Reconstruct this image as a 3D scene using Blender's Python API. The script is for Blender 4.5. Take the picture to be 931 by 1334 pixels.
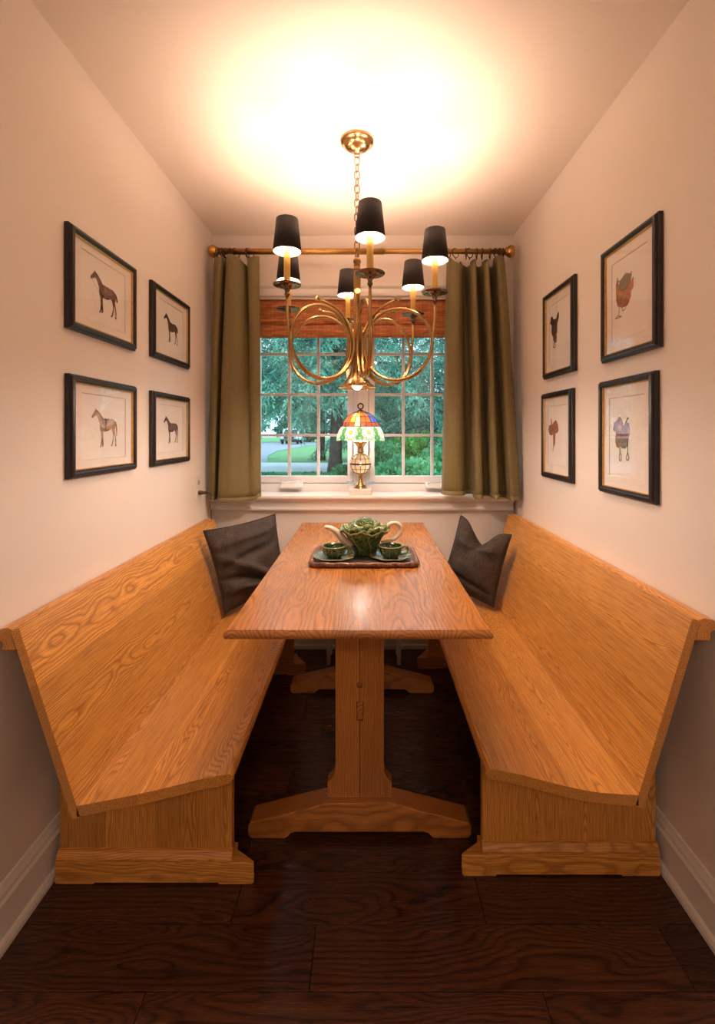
import bpy, bmesh, math, random
import numpy as np
from mathutils import Vector, Matrix, noise as mnoise

for o in list(bpy.data.objects):
    bpy.data.objects.remove(o)
random.seed(7)
C = bpy.context.scene.collection
PI = math.pi
S = bpy.context.scene

# ------------------------------------------------------------------ camera, world, exposure
F, VX, VY, EYE = 585.0, 477.0, 564.0, 1.27          # focal length and vanishing point in photo pixels, eye height
cam_data = bpy.data.cameras.new('camera')
cam = bpy.data.objects.new('camera', cam_data)
C.objects.link(cam)
cam.location = (0, 0, EYE)
cam.rotation_euler = (PI / 2, 0, 0)
cam_data.sensor_width = 36.0
cam_data.lens = F / 1334.0 * 36.0
cam_data.shift_x = -(VX - 465.5) / 1334.0
cam_data.shift_y = -(667.0 - VY) / 1334.0
cam_data.clip_start = 0.05
cam_data.clip_end = 500
S.camera = cam
vs = S.view_settings
vs.view_transform = 'Standard'
vs.look = 'None'
vs.gamma = 1.0
vs.exposure = 0.48
vs.use_curve_mapping = False

world = bpy.data.worlds.new('overcast_evening')
S.world = world
world.use_nodes = True
bg = world.node_tree.nodes['Background']
bg.inputs[0].default_value = (0.60, 0.80, 0.95, 1)
bg.inputs[1].default_value = 2.3

BULB_COL = (1.0, 0.68, 0.50)
BELL_COL = (1.0, 0.82, 0.67)
BULB_W = 7.6            # radiant watts of each candle bulb
BELL_W = 11.5
LAMP_W = 1.8
def area_light(name, loc, size, watts, col, rot=(0, 0, 0)):
    ld = bpy.data.lights.new(name, 'AREA')
    ld.shape = 'DISK'; ld.size = size; ld.energy = watts; ld.color = col
    o = bpy.data.objects.new(name, ld); C.objects.link(o); o.location = loc; o.rotation_euler = rot
    return o
# warm fill light added behind the camera, no visible fixture
area_light('kitchen_fill_light', (0.0, -1.5, 2.38), 0.35, 14, (1.0, 0.74, 0.55))

# ------------------------------------------------------------------ node helpers
MATS = {}
class NT:
    def __init__(s, name):
        m = bpy.data.materials.new(name); m.use_nodes = True
        s.m = m; s.t = m.node_tree; s.n = s.t.nodes; s.l = s.t.links
        s.b = s.n['Principled BSDF']; s.out = s.n['Material Output']
    def add(s, typ, **kw):
        n = s.n.new(typ)
        for k, v in kw.items():
            setattr(n, k, v)
        return n
    def link(s, a, b): s.l.new(a, b)
    def setin(s, sock, v):
        if hasattr(v, 'is_output') or isinstance(v, bpy.types.NodeSocket): s.l.new(v, sock)
        else: sock.default_value = v
    def math(s, op, a, b=0.0, c=None):
        n = s.add('ShaderNodeMath', operation=op)
        s.setin(n.inputs[0], a); s.setin(n.inputs[1], b)
        if c is not None: s.setin(n.inputs[2], c)
        return n.outputs[0]
    def noise(s, vec, scale, detail=2, rough=0.5, out=0, dist=0.0):
        n = s.add('ShaderNodeTexNoise'); s.setin(n.inputs['Vector'], vec)
        n.inputs['Scale'].default_value = scale; n.inputs['Detail'].default_value = detail
        n.inputs['Roughness'].default_value = rough; n.inputs['Distortion'].default_value = dist
        return n.outputs[out]
    def ramp(s, fac, stops, interp='LINEAR'):
        r = s.add('ShaderNodeValToRGB'); s.setin(r.inputs[0], fac)
        cr = r.color_ramp; cr.interpolation = interp
        while len(cr.elements) < len(stops): cr.elements.new(0.5)
        for e, (p, c) in zip(cr.elements, stops):
            e.position = p; e.color = (*c, 1) if len(c) == 3 else c
        return r.outputs[0]
    def mix(s, fac, a, b, blend='MIX'):
        n = s.add('ShaderNodeMix', data_type='RGBA', blend_type=blend)
        s.setin(n.inputs[0], fac)
        for sock, v in ((n.inputs[6], a), (n.inputs[7], b)):
            if isinstance(v, bpy.types.NodeSocket): s.l.new(v, sock)
            else: sock.default_value = (*v, 1)
        return n.outputs[2]
    def bump(s, h, strength=0.2, dist=0.01):
        n = s.add('ShaderNodeBump'); s.setin(n.inputs['Height'], h)
        n.inputs['Strength'].default_value = strength; n.inputs['Distance'].default_value = dist
        s.l.new(n.outputs[0], s.b.inputs['Normal'])
    def obj(s): return s.add('ShaderNodeTexCoord').outputs['Object']
    def geo(s): return s.add('ShaderNodeNewGeometry').outputs['Position']
    def rnd(s): return s.add('ShaderNodeObjectInfo').outputs['Random']

def plain(name, col, rough=0.6, metal=0.0, var=0.06, vscale=8.0, bump=0.0, bscale=80.0, spec=None, coat=0.0):
    """a colour with a little procedural variation and fine relief"""
    t = NT(name)
    v = t.obj()
    n = t.noise(v, vscale, 3)
    dark = tuple(c * (1 - var) for c in col); lite = tuple(min(1, c * (1 + var)) for c in col)
    t.link(t.ramp(n, [(0.3, dark), (0.7, lite)]), t.b.inputs['Base Color'])
    t.b.inputs['Roughness'].default_value = rough; t.b.inputs['Metallic'].default_value = metal
    if spec is not None: t.b.inputs['Specular IOR Level'].default_value = spec
    if coat: t.b.inputs['Coat Weight'].default_value = coat; t.b.inputs['Coat Roughness'].default_value = 0.08
    if bump: t.bump(t.noise(v, bscale, 2), bump, 0.004)
    MATS[name] = t.m
    return t.m

def wood(name, axis, light, mid, dark, rough=0.35, ring=150.0, coat=0.0, spread=0.10, dmul=1.0, tone=0.16, rvar=0.05, wander=0.42, rc=1.0):
    """sawn board: growth rings of a log cut by the board, open pores; axis = grain direction"""
    t = NT(name)
    o = t.obj(); r = t.rnd()
    sp = t.add('ShaderNodeSeparateXYZ'); t.link(o, sp.inputs[0])
    ax = 'xyz'.index(axis)
    oth = [i for i in range(3) if i != ax]
    g = t.math('ADD', sp.outputs[ax], t.math('MULTIPLY', r, 31.7))
    if axis == 'x': a, d = sp.outputs[1], sp.outputs[2]
    elif axis == 'y': a, d = sp.outputs[0], sp.outputs[2]
    else: a, d = sp.outputs[0], sp.outputs[1]
    r2 = t.math('FRACT', t.math('MULTIPLY', r, 17.31)); r3 = t.math('FRACT', t.math('MULTIPLY', r, 53.17))
    a0 = t.math('MULTIPLY', t.math('SUBTRACT', r2, 0.5), spread * 2)
    # slow wander of the log along the grain
    gv = t.add('ShaderNodeCombineXYZ'); t.link(t.math('MULTIPLY', g, 1.3), gv.inputs[0]); t.link(t.math('MULTIPLY', a, 5.0), gv.inputs[1]); t.link(t.math('MULTIPLY', r3, 9.0), gv.inputs[2])
    n1 = t.noise(gv.outputs[0], 1.4, 2, 0.45)
    gv2 = t.add('ShaderNodeCombineXYZ'); t.link(t.math('MULTIPLY', g, 6.0), gv2.inputs[0]); t.link(t.math('MULTIPLY', a, 30.0), gv2.inputs[1]); t.link(r3, gv2.inputs[2])
    n2 = t.noise(gv2.outputs[0], 1.5, 2, 0.5)
    aa = t.math('ADD', t.math('SUBTRACT', a, a0), t.math('MULTIPLY', t.math('SUBTRACT', n2, 0.5), 0.012))
    dd = t.math('ADD', t.math('ADD', d, 0.012), t.math('MULTIPLY', t.math('SUBTRACT', n1, 0.42), wander))
    rr = t.math('SQRT', t.math('ADD', t.math('MULTIPLY', aa, aa), t.math('MULTIPLY', dd, dd)))
    ph = t.math('FRACT', t.math('MULTIPLY', rr, ring))
    ringc = t.ramp(ph, [(0.0, (0.15,) * 3), (0.12, (0.45,) * 3), (0.45, (1,) * 3), (0.80, (0.8,) * 3), (0.94, (0.12,) * 3), (1.0, (0.15,) * 3)])
    # pores: short dark strokes along the grain
    pv = t.add('ShaderNodeCombineXYZ'); t.link(t.math('MULTIPLY', g, 9.0), pv.inputs[0]); t.link(t.math('MULTIPLY', a, 330.0), pv.inputs[1]); t.link(t.math('MULTIPLY', d, 330.0), pv.inputs[2])
    pore = t.noise(pv.outputs[0], 1.0, 2, 0.6)
    porec = t.ramp(pore, [(0.36, (0,) * 3), (0.56, (1,) * 3)])
    ringc = t.mix(rc, (1, 1, 1), ringc)
    c = t.mix(ringc, dark, t.mix(n1, mid, light))
    c = t.mix(t.math('MULTIPLY', t.math('SUBTRACT', 1.0, porec), 0.42 * dmul), c, dark)
    tonev = t.math('ADD', 1.0 - tone, t.math('MULTIPLY', r3, 2 * tone))
    tc = t.add('ShaderNodeCombineXYZ')
    for i in range(3): t.link(tonev, tc.inputs[i])
    c = t.mix(1.0, c, tc.outputs[0], 'MULTIPLY')
    t.link(c, t.b.inputs['Base Color'])
    rg = t.math('ADD', rough - rvar, t.math('MULTIPLY', t.math('SUBTRACT', 1.0, porec), 2 * rvar))
    t.link(rg, t.b.inputs['Roughness'])
    if coat:
        t.b.inputs['Coat Weight'].default_value = coat; t.b.inputs['Coat Roughness'].default_value = 0.2
    t.bump(t.math('ADD', porec, t.math('MULTIPLY', ph, 0.4)), 0.10, 0.002)
    MATS[name] = t.m
    return t.m

OAK = ((0.83, 0.405, 0.092), (0.70, 0.310, 0.062), (0.27, 0.082, 0.012))
for ax in 'xyz':
    wood('oak_' + ax, ax, *OAK, rough=0.36, ring=250, coat=0.15, wander=0.15, rc=0.75, tone=0.14, dmul=1.3)
TOAK = ((0.66, 0.275, 0.060), (0.54, 0.200, 0.038), (0.20, 0.056, 0.009))
wood('table_oak_y', 'y', *TOAK, rough=0.30, ring=100, coat=0.35, spread=0.05, tone=0.13, wander=0.20, rc=0.85)
wood('table_oak_x', 'x', *TOAK, rough=0.32, ring=150, coat=0.2, tone=0.08, spread=0.30, wander=0.16, rc=0.7)
wood('table_oak_z', 'z', *TOAK, rough=0.32, ring=160, coat=0.2, tone=0.08, spread=0.25, wander=0.14, rc=0.75)
wood('floor_oak', 'x', (0.13, 0.045, 0.020), (0.085, 0.028, 0.012), (0.022, 0.008, 0.005), rough=0.33, ring=75, spread=0.1, tone=0.35, rvar=0.08)

WALL = plain('wall_paint', (0.86, 0.775, 0.705), 0.62, var=0.012, vscale=3, bump=0.05, bscale=220)
CEIL = plain('ceiling_paint', (0.90, 0.81, 0.72), 0.75, var=0.01, vscale=3, bump=0.05, bscale=200)
TRIM = plain('trim_paint', (0.84, 0.80, 0.765), 0.34, var=0.012, vscale=6)
SASH = plain('window_paint', (0.80, 0.76, 0.76), 0.32, var=0.015, vscale=8)
MUNT = plain('muntin_paint', (0.72, 0.67, 0.69), 0.4, var=0.02, vscale=8)
BRASS = plain('antique_brass', (0.50, 0.315, 0.130), 0.25, 1.0, var=0.16, vscale=14)
BRASSD = plain('aged_brass', (0.34, 0.19, 0.075), 0.34, 1.0, var=0.25, vscale=30)
DISH = plain('dark_reflection_brass', (0.16, 0.125, 0.10), 0.18, 1.0, var=0.25, vscale=40)  # brass darkened: the dark surroundings it reflects are put into the colour
RODB = plain('rod_brass', (0.52, 0.29, 0.085), 0.33, 1.0, var=0.12, vscale=18)
BRONZE = plain('dark_bronze', (0.10, 0.055, 0.03), 0.35, 0.9, var=0.2, vscale=40)
BLACKF = plain('black_frame_lacquer', (0.018, 0.012, 0.012), 0.32, 0.0, var=0.25, vscale=25)
GOLD = plain('gold_leaf_fillet', (0.62, 0.36, 0.10), 0.35, 0.9, var=0.15, vscale=60)
MATB = plain('mat_board', (0.86, 0.79, 0.725), 0.9, var=0.01, vscale=20, bump=0.03, bscale=500)
PAPER = plain('print_paper', (0.88, 0.82, 0.765), 0.9, var=0.015, vscale=30)
BEVEL = plain('mat_bevel', (0.72, 0.61, 0.53), 0.9, var=0.02)
SHADE_OUT = plain('black_shade_paper', (0.020, 0.013, 0.011), 0.62, var=0.15, vscale=60)
SHADE_IN = plain('white_shade_lining', (0.92, 0.88, 0.82), 0.7, var=0.01)
CANDLE = plain('candle_sleeve', (0.93, 0.60, 0.17), 0.5, var=0.08, vscale=50)
MARBLE = plain('white_marble', (0.78, 0.74, 0.71), 0.3, var=0.10, vscale=30)
CREAM = plain('cream_glaze', (0.74, 0.60, 0.46), 0.22, var=0.06, vscale=30, coat=0.5)
WHITEP = plain('white_plastic', (0.80, 0.77, 0.75), 0.35, var=0.01)
BROWNP = plain('brown_plastic', (0.07, 0.035, 0.02), 0.4, var=0.1)
LEAD = plain('lead_came', (0.075, 0.048, 0.032), 0.45, 0.6, var=0.2, vscale=90)
CONC = plain('road_concrete', (0.72, 0.77, 0.82), 0.9, var=0.06, vscale=0.6)
DRIVE = plain('driveway_asphalt', (0.24, 0.28, 0.33), 0.9, var=0.10, vscale=0.5)
LAWN = plain('lawn_grass', (0.10, 0.29, 0.10), 0.95, var=0.22, vscale=1.1, bump=0.6, bscale=8)
BARK = plain('spruce_bark', (0.10, 0.085, 0.075), 0.95, var=0.35, vscale=7, bump=0.9, bscale=18)
CARB = plain('car_paint_white', (0.62, 0.68, 0.74), 0.25, var=0.02, coat=0.6)
CARG = plain('car_glass_dark', (0.02, 0.03, 0.035), 0.08, var=0.1)
TIRE = plain('tire_rubber', (0.02, 0.02, 0.022), 0.85, var=0.1)
BLKP = plain('car_trim_black', (0.03, 0.032, 0.035), 0.6, var=0.1)

def fabric(name, col, dark, scale=260.0, rough=0.9, sheen=0.3, bump=0.5):
    t = NT(name)
    v = t.obj()
    w1 = t.noise(v, scale, 2, 0.6); w2 = t.noise(v, scale * 0.12, 2)
    t.link(t.mix(t.ramp(t.math('ADD', t.math('MULTIPLY', w1, 0.7), t.math('MULTIPLY', w2, 0.3)), [(0.35, (0,) * 3), (0.65, (1,) * 3)]), dark, col), t.b.inputs['Base Color'])
    t.b.inputs['Roughness'].default_value = rough
    t.b.inputs['Sheen Weight'].default_value = sheen
    t.bump(w1, bump, 0.002)
    MATS[name] = t.m
    return t.m
PILLOW = fabric('charcoal_wool', (0.080, 0.060, 0.048), (0.018, 0.013, 0.010), 200, sheen=0.0, bump=0.9)
CURT = fabric('olive_satin', (0.180, 0.140, 0.050), (0.148, 0.112, 0.037), 500, 0.6, 0.08, 0.08)

def emit(name, col, strength):
    t = NT(name)
    t.n.remove(t.b)
    e = t.add('ShaderNodeEmission'); e.inputs[0].default_value = (*col, 1); e.inputs[1].default_value = strength
    t.link(e.outputs[0], t.out.inputs[0])
    MATS[name] = t.m
    return t.m

def pane_glass(name, tint=(1, 1, 1), ior=1.5):
    """thin sheet: fresnel mirror over clear see-through"""
    t = NT(name); t.n.remove(t.b)
    ge = t.add('ShaderNodeNewGeometry')
    dp = t.add('ShaderNodeVectorMath', operation='DOT_PRODUCT'); t.link(ge.outputs['Normal'], dp.inputs[0]); t.link(ge.outputs['Incoming'], dp.inputs[1])
    f0 = ((ior - 1) / (ior + 1)) ** 2
    fr = t.math('ADD', f0, t.math('MULTIPLY', t.math('POWER', t.math('SUBTRACT', 1.0, t.math('ABSOLUTE', dp.outputs['Value'])), 5.0), 1 - f0))
    tr = t.add('ShaderNodeBsdfTransparent'); tr.inputs[0].default_value = (*tint, 1)
    gl = t.add('ShaderNodeBsdfGlossy'); gl.inputs['Roughness'].default_value = 0.015; gl.inputs[0].default_value = (1, 1, 1, 1)
    mx = t.add('ShaderNodeMixShader'); t.link(fr, mx.inputs[0]); t.link(tr.outputs[0], mx.inputs[1]); t.link(gl.outputs[0], mx.inputs[2])
    t.link(mx.outputs[0], t.out.inputs[0])
    MATS[name] = t.m
    return t.m
PANE = pane_glass('window_glass', (0.97, 0.99, 0.985))
PGLASS = pane_glass('picture_glass', (0.99, 0.99, 0.99), 1.24)

def stained(name, col, rough=0.25):
    """leaded glass: streaky colour that lets the bulb behind it glow through"""
    t = NT(name); t.n.remove(t.b)
    n = t.noise(t.obj(), 55, 2, 0.6, dist=0.6)
    c = t.mix(n, tuple(x * 0.75 for x in col), tuple(min(1, x * 1.15 + 0.03) for x in col))
    d = t.add('ShaderNodeBsdfDiffuse'); t.link(c, d.inputs[0])
    tl = t.add('ShaderNodeBsdfTranslucent'); t.link(c, tl.inputs[0])
    g = t.add('ShaderNodeBsdfGlossy'); g.inputs['Roughness'].default_value = rough
    m1 = t.add('ShaderNodeMixShader'); m1.inputs[0].default_value = 0.62; t.link(d.outputs[0], m1.inputs[1]); t.link(tl.outputs[0], m1.inputs[2])
    m2 = t.add('ShaderNodeMixShader'); m2.inputs[0].default_value = 0.05; t.link(m1.outputs[0], m2.inputs[1]); t.link(g.outputs[0], m2.inputs[2])
    t.link(m2.outputs[0], t.out.inputs[0])
    MATS[name] = t.m
    return t.m
G_WHITE = stained('glass_white', (0.78, 0.74, 0.67)); G_YEL = stained('glass_yellow', (0.80, 0.42, 0.03))
G_CREAM = stained('glass_cream', (0.82, 0.62, 0.30)); G_ORG = stained('glass_orange', (0.42, 0.095, 0.010))
G_RED = stained('glass_amber_red', (0.24, 0.035, 0.008)); G_BLUE = stained('glass_blue', (0.045, 0.075, 0.34))
G_GREEN = stained('glass_green', (0.045, 0.30, 0.08)); G_CLEAR = stained('glass_pale_green', (0.35, 0.52, 0.36))
G_BEIGE = stained('glass_beige', (0.66, 0.50, 0.34)); G_SAND = stained('glass_sand', (0.60, 0.40, 0.20))

def leafy(name, dark, mid, lite, scale=1.6):
    t = NT(name); t.n.remove(t.b)
    n = t.noise(t.geo(), scale, 3, 0.6); n2 = t.noise(t.geo(), scale * 9, 2)
    f = t.math('ADD', t.math('MULTIPLY', n, 0.65), t.math('MULTIPLY', n2, 0.35))
    c = t.ramp(f, [(0.36, dark), (0.5, mid), (0.64, lite)])
    d = t.add('ShaderNodeBsdfDiffuse'); t.link(c, d.inputs[0])
    tl = t.add('ShaderNodeBsdfTranslucent'); t.link(c, tl.inputs[0])
    m1 = t.add('ShaderNodeMixShader'); m1.inputs[0].default_value = 0.3; t.link(d.outputs[0], m1.inputs[1]); t.link(tl.outputs[0], m1.inputs[2])
    t.link(m1.outputs[0], t.out.inputs[0])
    MATS[name] = t.m
    return t.m
SPRUCE = leafy('spruce_needles', (0.035, 0.125, 0.10), (0.14, 0.36, 0.28), (0.40, 0.68, 0.50))
SHRUB = leafy('shrub_leaves', (0.05, 0.20, 0.11), (0.14, 0.42, 0.20), (0.32, 0.64, 0.32), 1.2)
LIME = leafy('lime_shrub_leaves', (0.06, 0.24, 0.09), (0.18, 0.50, 0.13), (0.42, 0.74, 0.22), 2.0)
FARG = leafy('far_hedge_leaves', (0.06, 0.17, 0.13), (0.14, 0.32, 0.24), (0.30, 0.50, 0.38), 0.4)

def bamboo():
    t = NT('woven_bamboo')
    v = t.obj(); sp = t.add('ShaderNodeSeparateXYZ'); t.link(v, sp.inputs[0])
    cv = t.add('ShaderNodeCombineXYZ'); t.link(t.math('MULTIPLY', sp.outputs[0], 5.0), cv.inputs[0]); t.link(t.math('MULTIPLY', sp.outputs[2], 260.0), cv.inputs[2]); t.link(t.math('MULTIPLY', sp.outputs[1], 60.0), cv.inputs[1])
    n = t.noise(cv.outputs[0], 1.0, 3, 0.7)
    cv2 = t.add('ShaderNodeCombineXYZ'); t.link(t.math('MULTIPLY', sp.outputs[0], 14.0), cv2.inputs[0]); t.link(t.math('MULTIPLY', sp.outputs[2], 70.0), cv2.inputs[2])
    n2 = t.noise(cv2.outputs[0], 1.0, 2, 0.6)
    f = t.math('ADD', t.math('MULTIPLY', n, 0.65), t.math('MULTIPLY', n2, 0.35))
    c = t.ramp(f, [(0.36, (0.15, 0.036, 0.010)), (0.50, (0.44, 0.125, 0.026)), (0.66, (0.70, 0.29, 0.075))])
    # vertical binding threads every 2.4 cm
    th = t.math('ABSOLUTE', t.math('SUBTRACT', t.math('FRACT', t.math('MULTIPLY', sp.outputs[0], 42.0)), 0.5))
    c = t.mix(t.math('MULTIPLY', t.math('LESS_THAN', th, 0.05), 0.45), c, (0.14, 0.045, 0.015))
    t.link(c, t.b.inputs['Base Color'])
    t.b.inputs['Roughness'].default_value = 0.55
    t.bump(n, 0.5, 0.003)
    MATS['bamboo'] = t.m
    return t.m
BAMBOO = bamboo()

def cabbage(name, dark, mid, vein, scale):
    t = NT(name)
    v = t.obj()
    n = t.noise(v, scale * 0.5, 2)
    vr = t.add('ShaderNodeTexVoronoi', feature='DISTANCE_TO_EDGE'); vr.inputs['Scale'].default_value = scale
    mv = t.add('ShaderNodeMapping'); mv.inputs['Scale'].default_value = (1, 1, 0.45); t.link(v, mv.inputs[0]); t.link(mv.outputs[0], vr.inputs['Vector'])
    e = t.ramp(vr.outputs['Distance'], [(0.0, (1,) * 3), (0.10, (0,) * 3)])
    c = t.mix(t.math('MULTIPLY', e, 0.75), t.mix(t.ramp(n, [(0.35, (0,) * 3), (0.65, (1,) * 3)]), dark, mid), vein)
    t.link(c, t.b.inputs['Base Color'])
    t.b.inputs['Roughness'].default_value = 0.16
    t.b.inputs['Coat Weight'].default_value = 0.5
    t.bump(e, 0.6, 0.003)
    MATS[name] = t.m
    return t.m
CABB = cabbage('cabbage_green_glaze', (0.014, 0.040, 0.010), (0.050, 0.105, 0.025), (0.30, 0.34, 0.12), 110)
CABL = cabbage('cabbage_light_glaze', (0.050, 0.105, 0.028), (0.15, 0.22, 0.060), (0.50, 0.50, 0.22), 90)
CABIN = plain('dark_green_glaze', (0.012, 0.045, 0.010), 0.12, var=0.2, vscale=20, coat=0.5)
RIMG = plain('pale_green_rim_glaze', (0.34, 0.36, 0.17), 0.18, var=0.15, vscale=60, coat=0.5)
SAUC = cabbage('saucer_grey_green_glaze', (0.055, 0.075, 0.055), (0.13, 0.15, 0.10), (0.32, 0.33, 0.22), 60)
def tray_mat(name, dark, mid, lite, sc):
    t = NT(name); v = t.obj()
    n = t.noise(v, sc, 3, 0.6, dist=1.2)
    t.link(t.ramp(n, [(0.35, dark), (0.5, mid), (0.68, lite)]), t.b.inputs['Base Color'])
    t.b.inputs['Roughness'].default_value = 0.3; t.b.inputs['Coat Weight'].default_value = 0.3
    t.bump(n, 0.7, 0.006); MATS[name] = t.m
    return t.m
TRAYR = tray_mat('carved_brown_rim', (0.05, 0.014, 0.005), (0.17, 0.055, 0.018), (0.36, 0.15, 0.05), 70)
TRAYI = tray_mat('tray_leaf_relief', (0.035, 0.025, 0.022), (0.11, 0.085, 0.072), (0.24, 0.19, 0.15), 55)

# ------------------------------------------------------------------ mesh builder
class MB:
    def __init__(s): s.v = []; s.f = []; s.mi = []; s.mats = []; s.cur = 0; s.sm = []
    def mat(s, m):
        if m not in s.mats: s.mats.append(m)
        s.cur = s.mats.index(m)
        return s
    def addv(s, pts):
        b = len(s.v); s.v.extend([tuple(p) for p in pts]); return b
    def face(s, idx, smooth=False): s.f.append(tuple(idx)); s.mi.append(s.cur); s.sm.append(smooth)
    def box(s, x0, x1, y0, y1, z0, z1):
        b = s.addv([(x0, y0, z0), (x1, y0, z0), (x1, y1, z0), (x0, y1, z0), (x0, y0, z1), (x1, y0, z1), (x1, y1, z1), (x0, y1, z1)])
        for q in ((0, 3, 2, 1), (4, 5, 6, 7), (0, 1, 5, 4), (1, 2, 6, 5), (2, 3, 7, 6), (3, 0, 4, 7)): s.face([b + i for i in q])
        return s
    def prism(s, poly, fn, t0, t1, smooth=False):
        """poly: list of (a, b); fn(a, b, t) gives a point; extruded from t0 to t1"""
        n = len(poly)
        b = s.addv([fn(a, c, t0) for a, c in poly] + [fn(a, c, t1) for a, c in poly])
        s.face([b + i for i in range(n)][::-1]); s.face([b + n + i for i in range(n)])
        for i in range(n):
            j = (i + 1) % n
            s.face([b + i, b + j, b + n + j, b + n + i], smooth)
        return s
    def grid(s, rows, closed_u=False, closed_v=False, smooth=True):
        """rows: list of equal-length lists of points"""
        nr, nc = len(rows), len(rows[0])
        b = s.addv([p for r in rows for p in r])
        for i in range(nr - (0 if closed_v else 1)):
            for j in range(nc - (0 if closed_u else 1)):
                i2, j2 = (i + 1) % nr, (j + 1) % nc
                s.face([b + i * nc + j, b + i * nc + j2, b + i2 * nc + j2, b + i2 * nc + j], smooth)
        return s
    def lathe(s, prof, c=(0, 0, 0), n=24, smooth=True, mod=None, ax='z'):
        rows = []
        for k, (r, z) in enumerate(prof):
            row = []
            for i in range(n):
                a = 2 * PI * i / n
                rr, zz = (r, z) if mod is None else mod(r, z, a, k)
                if ax == 'z': p = (c[0] + rr * math.cos(a), c[1] + rr * math.sin(a), c[2] + zz)
                elif ax == 'x': p = (c[0] + zz, c[1] + rr * math.cos(a), c[2] + rr * math.sin(a))
                else: p = (c[0] + rr * math.cos(a), c[1] - zz, c[2] + rr * math.sin(a))
                row.append(p)
            rows.append(row)
        return s.grid(rows, closed_u=True, smooth=smooth)
    def tube(s, path, rad, n=8, caps=True, closed=False, smooth=True):
        P = [Vector(p) for p in path]; m = len(P)
        R = rad if isinstance(rad, (list, tuple)) else [rad] * m
        rows = []; prev = None
        for i in range(m):
            if closed: d = P[(i + 1) % m] - P[i - 1]
            else: d = P[min(i + 1, m - 1)] - P[max(i - 1, 0)]
            d.normalize()
            if prev is None:
                u = d.orthogonal().normalized()
            else:
                u = (prev - d * prev.dot(d)).normalized()
            prev = u; w = d.cross(u)
            rows.append([P[i] + (u * math.cos(2 * PI * k / n) + w * math.sin(2 * PI * k / n)) * R[i] for k in range(n)])
        b = len(s.v)
        s.grid(rows, closed_u=True, closed_v=closed, smooth=smooth)
        if caps and not closed:
            s.face([b + k for k in range(n)][::-1]); s.face([b + (m - 1) * n + k for k in range(n)])
        return s
    def sphere(s, c, r, nu=12, nv=8, sz=1.0):
        prof = [(r * math.sin(PI * k / nv) + 1e-5, -r * sz * math.cos(PI * k / nv)) for k in range(nv + 1)]
        return s.lathe(prof, c, nu)
    def build(s, name, parent=None, mat=None, bevel=0.0, center=True, origin=None, segs=2):
        me = bpy.data.meshes.new(name)
        V = np.array(s.v, dtype=float)
        if origin is not None: c = np.array(origin, dtype=float)
        elif center: c = (V.min(0) + V.max(0)) / 2
        else: c = np.zeros(3)
        me.from_pydata((V - c).tolist(), [], s.f)
        ms = s.mats if s.mats else [mat]
        for m in ms: me.materials.append(m)
        me.polygons.foreach_set('material_index', s.mi)
        me.polygons.foreach_set('use_smooth', s.sm)
        bm = bmesh.new(); bm.from_mesh(me)
        bmesh.ops.remove_doubles(bm, verts=bm.verts, dist=1e-6)
        bmesh.ops.recalc_face_normals(bm, faces=bm.faces)
        if bevel:
            es = [e for e in bm.edges if len(e.link_faces) == 2 and e.calc_face_angle(0) > 0.6]
            bmesh.ops.bevel(bm, geom=es, offset=bevel, segments=segs, affect='EDGES', profile=0.5, clamp_overlap=True)
        bm.to_mesh(me); bm.free()
        me.update()
        o = bpy.data.objects.new(name, me); C.objects.link(o)
        pw = Vector(parent['_w']) if parent is not None else Vector((0, 0, 0))
        o.location = Vector(c) - pw
        o['_w'] = [float(x) for x in c]
        if parent is not None: o.parent = parent
        return o

def thing(name, label, cat, loc, group=None):
    o = bpy.data.objects.new(name, None); C.objects.link(o)
    o.empty_display_size = 0.1
    o.location = loc; o['_w'] = [float(x) for x in loc]
    return tag(o, label, cat, group)
def tag(o, label, cat, group=None, kind=None):
    o['label'] = label; o['category'] = cat
    if group: o['group'] = group
    if kind: o['kind'] = kind
    return o
def structure(o): o['kind'] = 'structure'; return o
def copy_tree(o, parent=None):
    c = o.copy(); C.objects.link(c)
    if parent is not None: c.parent = parent
    for ch in list(o.children): copy_tree(ch, c)
    return c
XZ = lambda a, b, t: (a, t, b)          # profile in x,z extruded along y
YZ = lambda a, b, t: (t, a, b)          # profile in y,z extruded along x
XY = lambda a, b, t: (a, b, t)          # plan extruded along z
def bx(name, parent, mat, x0, x1, y0, y1, z0, z1, bevel=0.0):
    return MB().mat(mat).box(x0, x1, y0, y1, z0, z1).build(name, parent, bevel=bevel)
def catmull(pts, n):
    out = []
    P = [np.array(p, float) for p in pts]
    P = [2 * P[0] - P[1]] + P + [2 * P[-1] - P[-2]]
    for i in range(1, len(P) - 2):
        for k in range(n):
            t = k / n
            a, b, c, d = P[i - 1], P[i], P[i + 1], P[i + 2]
            out.append(0.5 * ((2 * b) + (c - a) * t + (2 * a - 5 * b + 4 * c - d) * t * t + (3 * b - a - 3 * c + d) * t ** 3))
    out.append(P[-2])
    return [tuple(p) for p in out]

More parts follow.
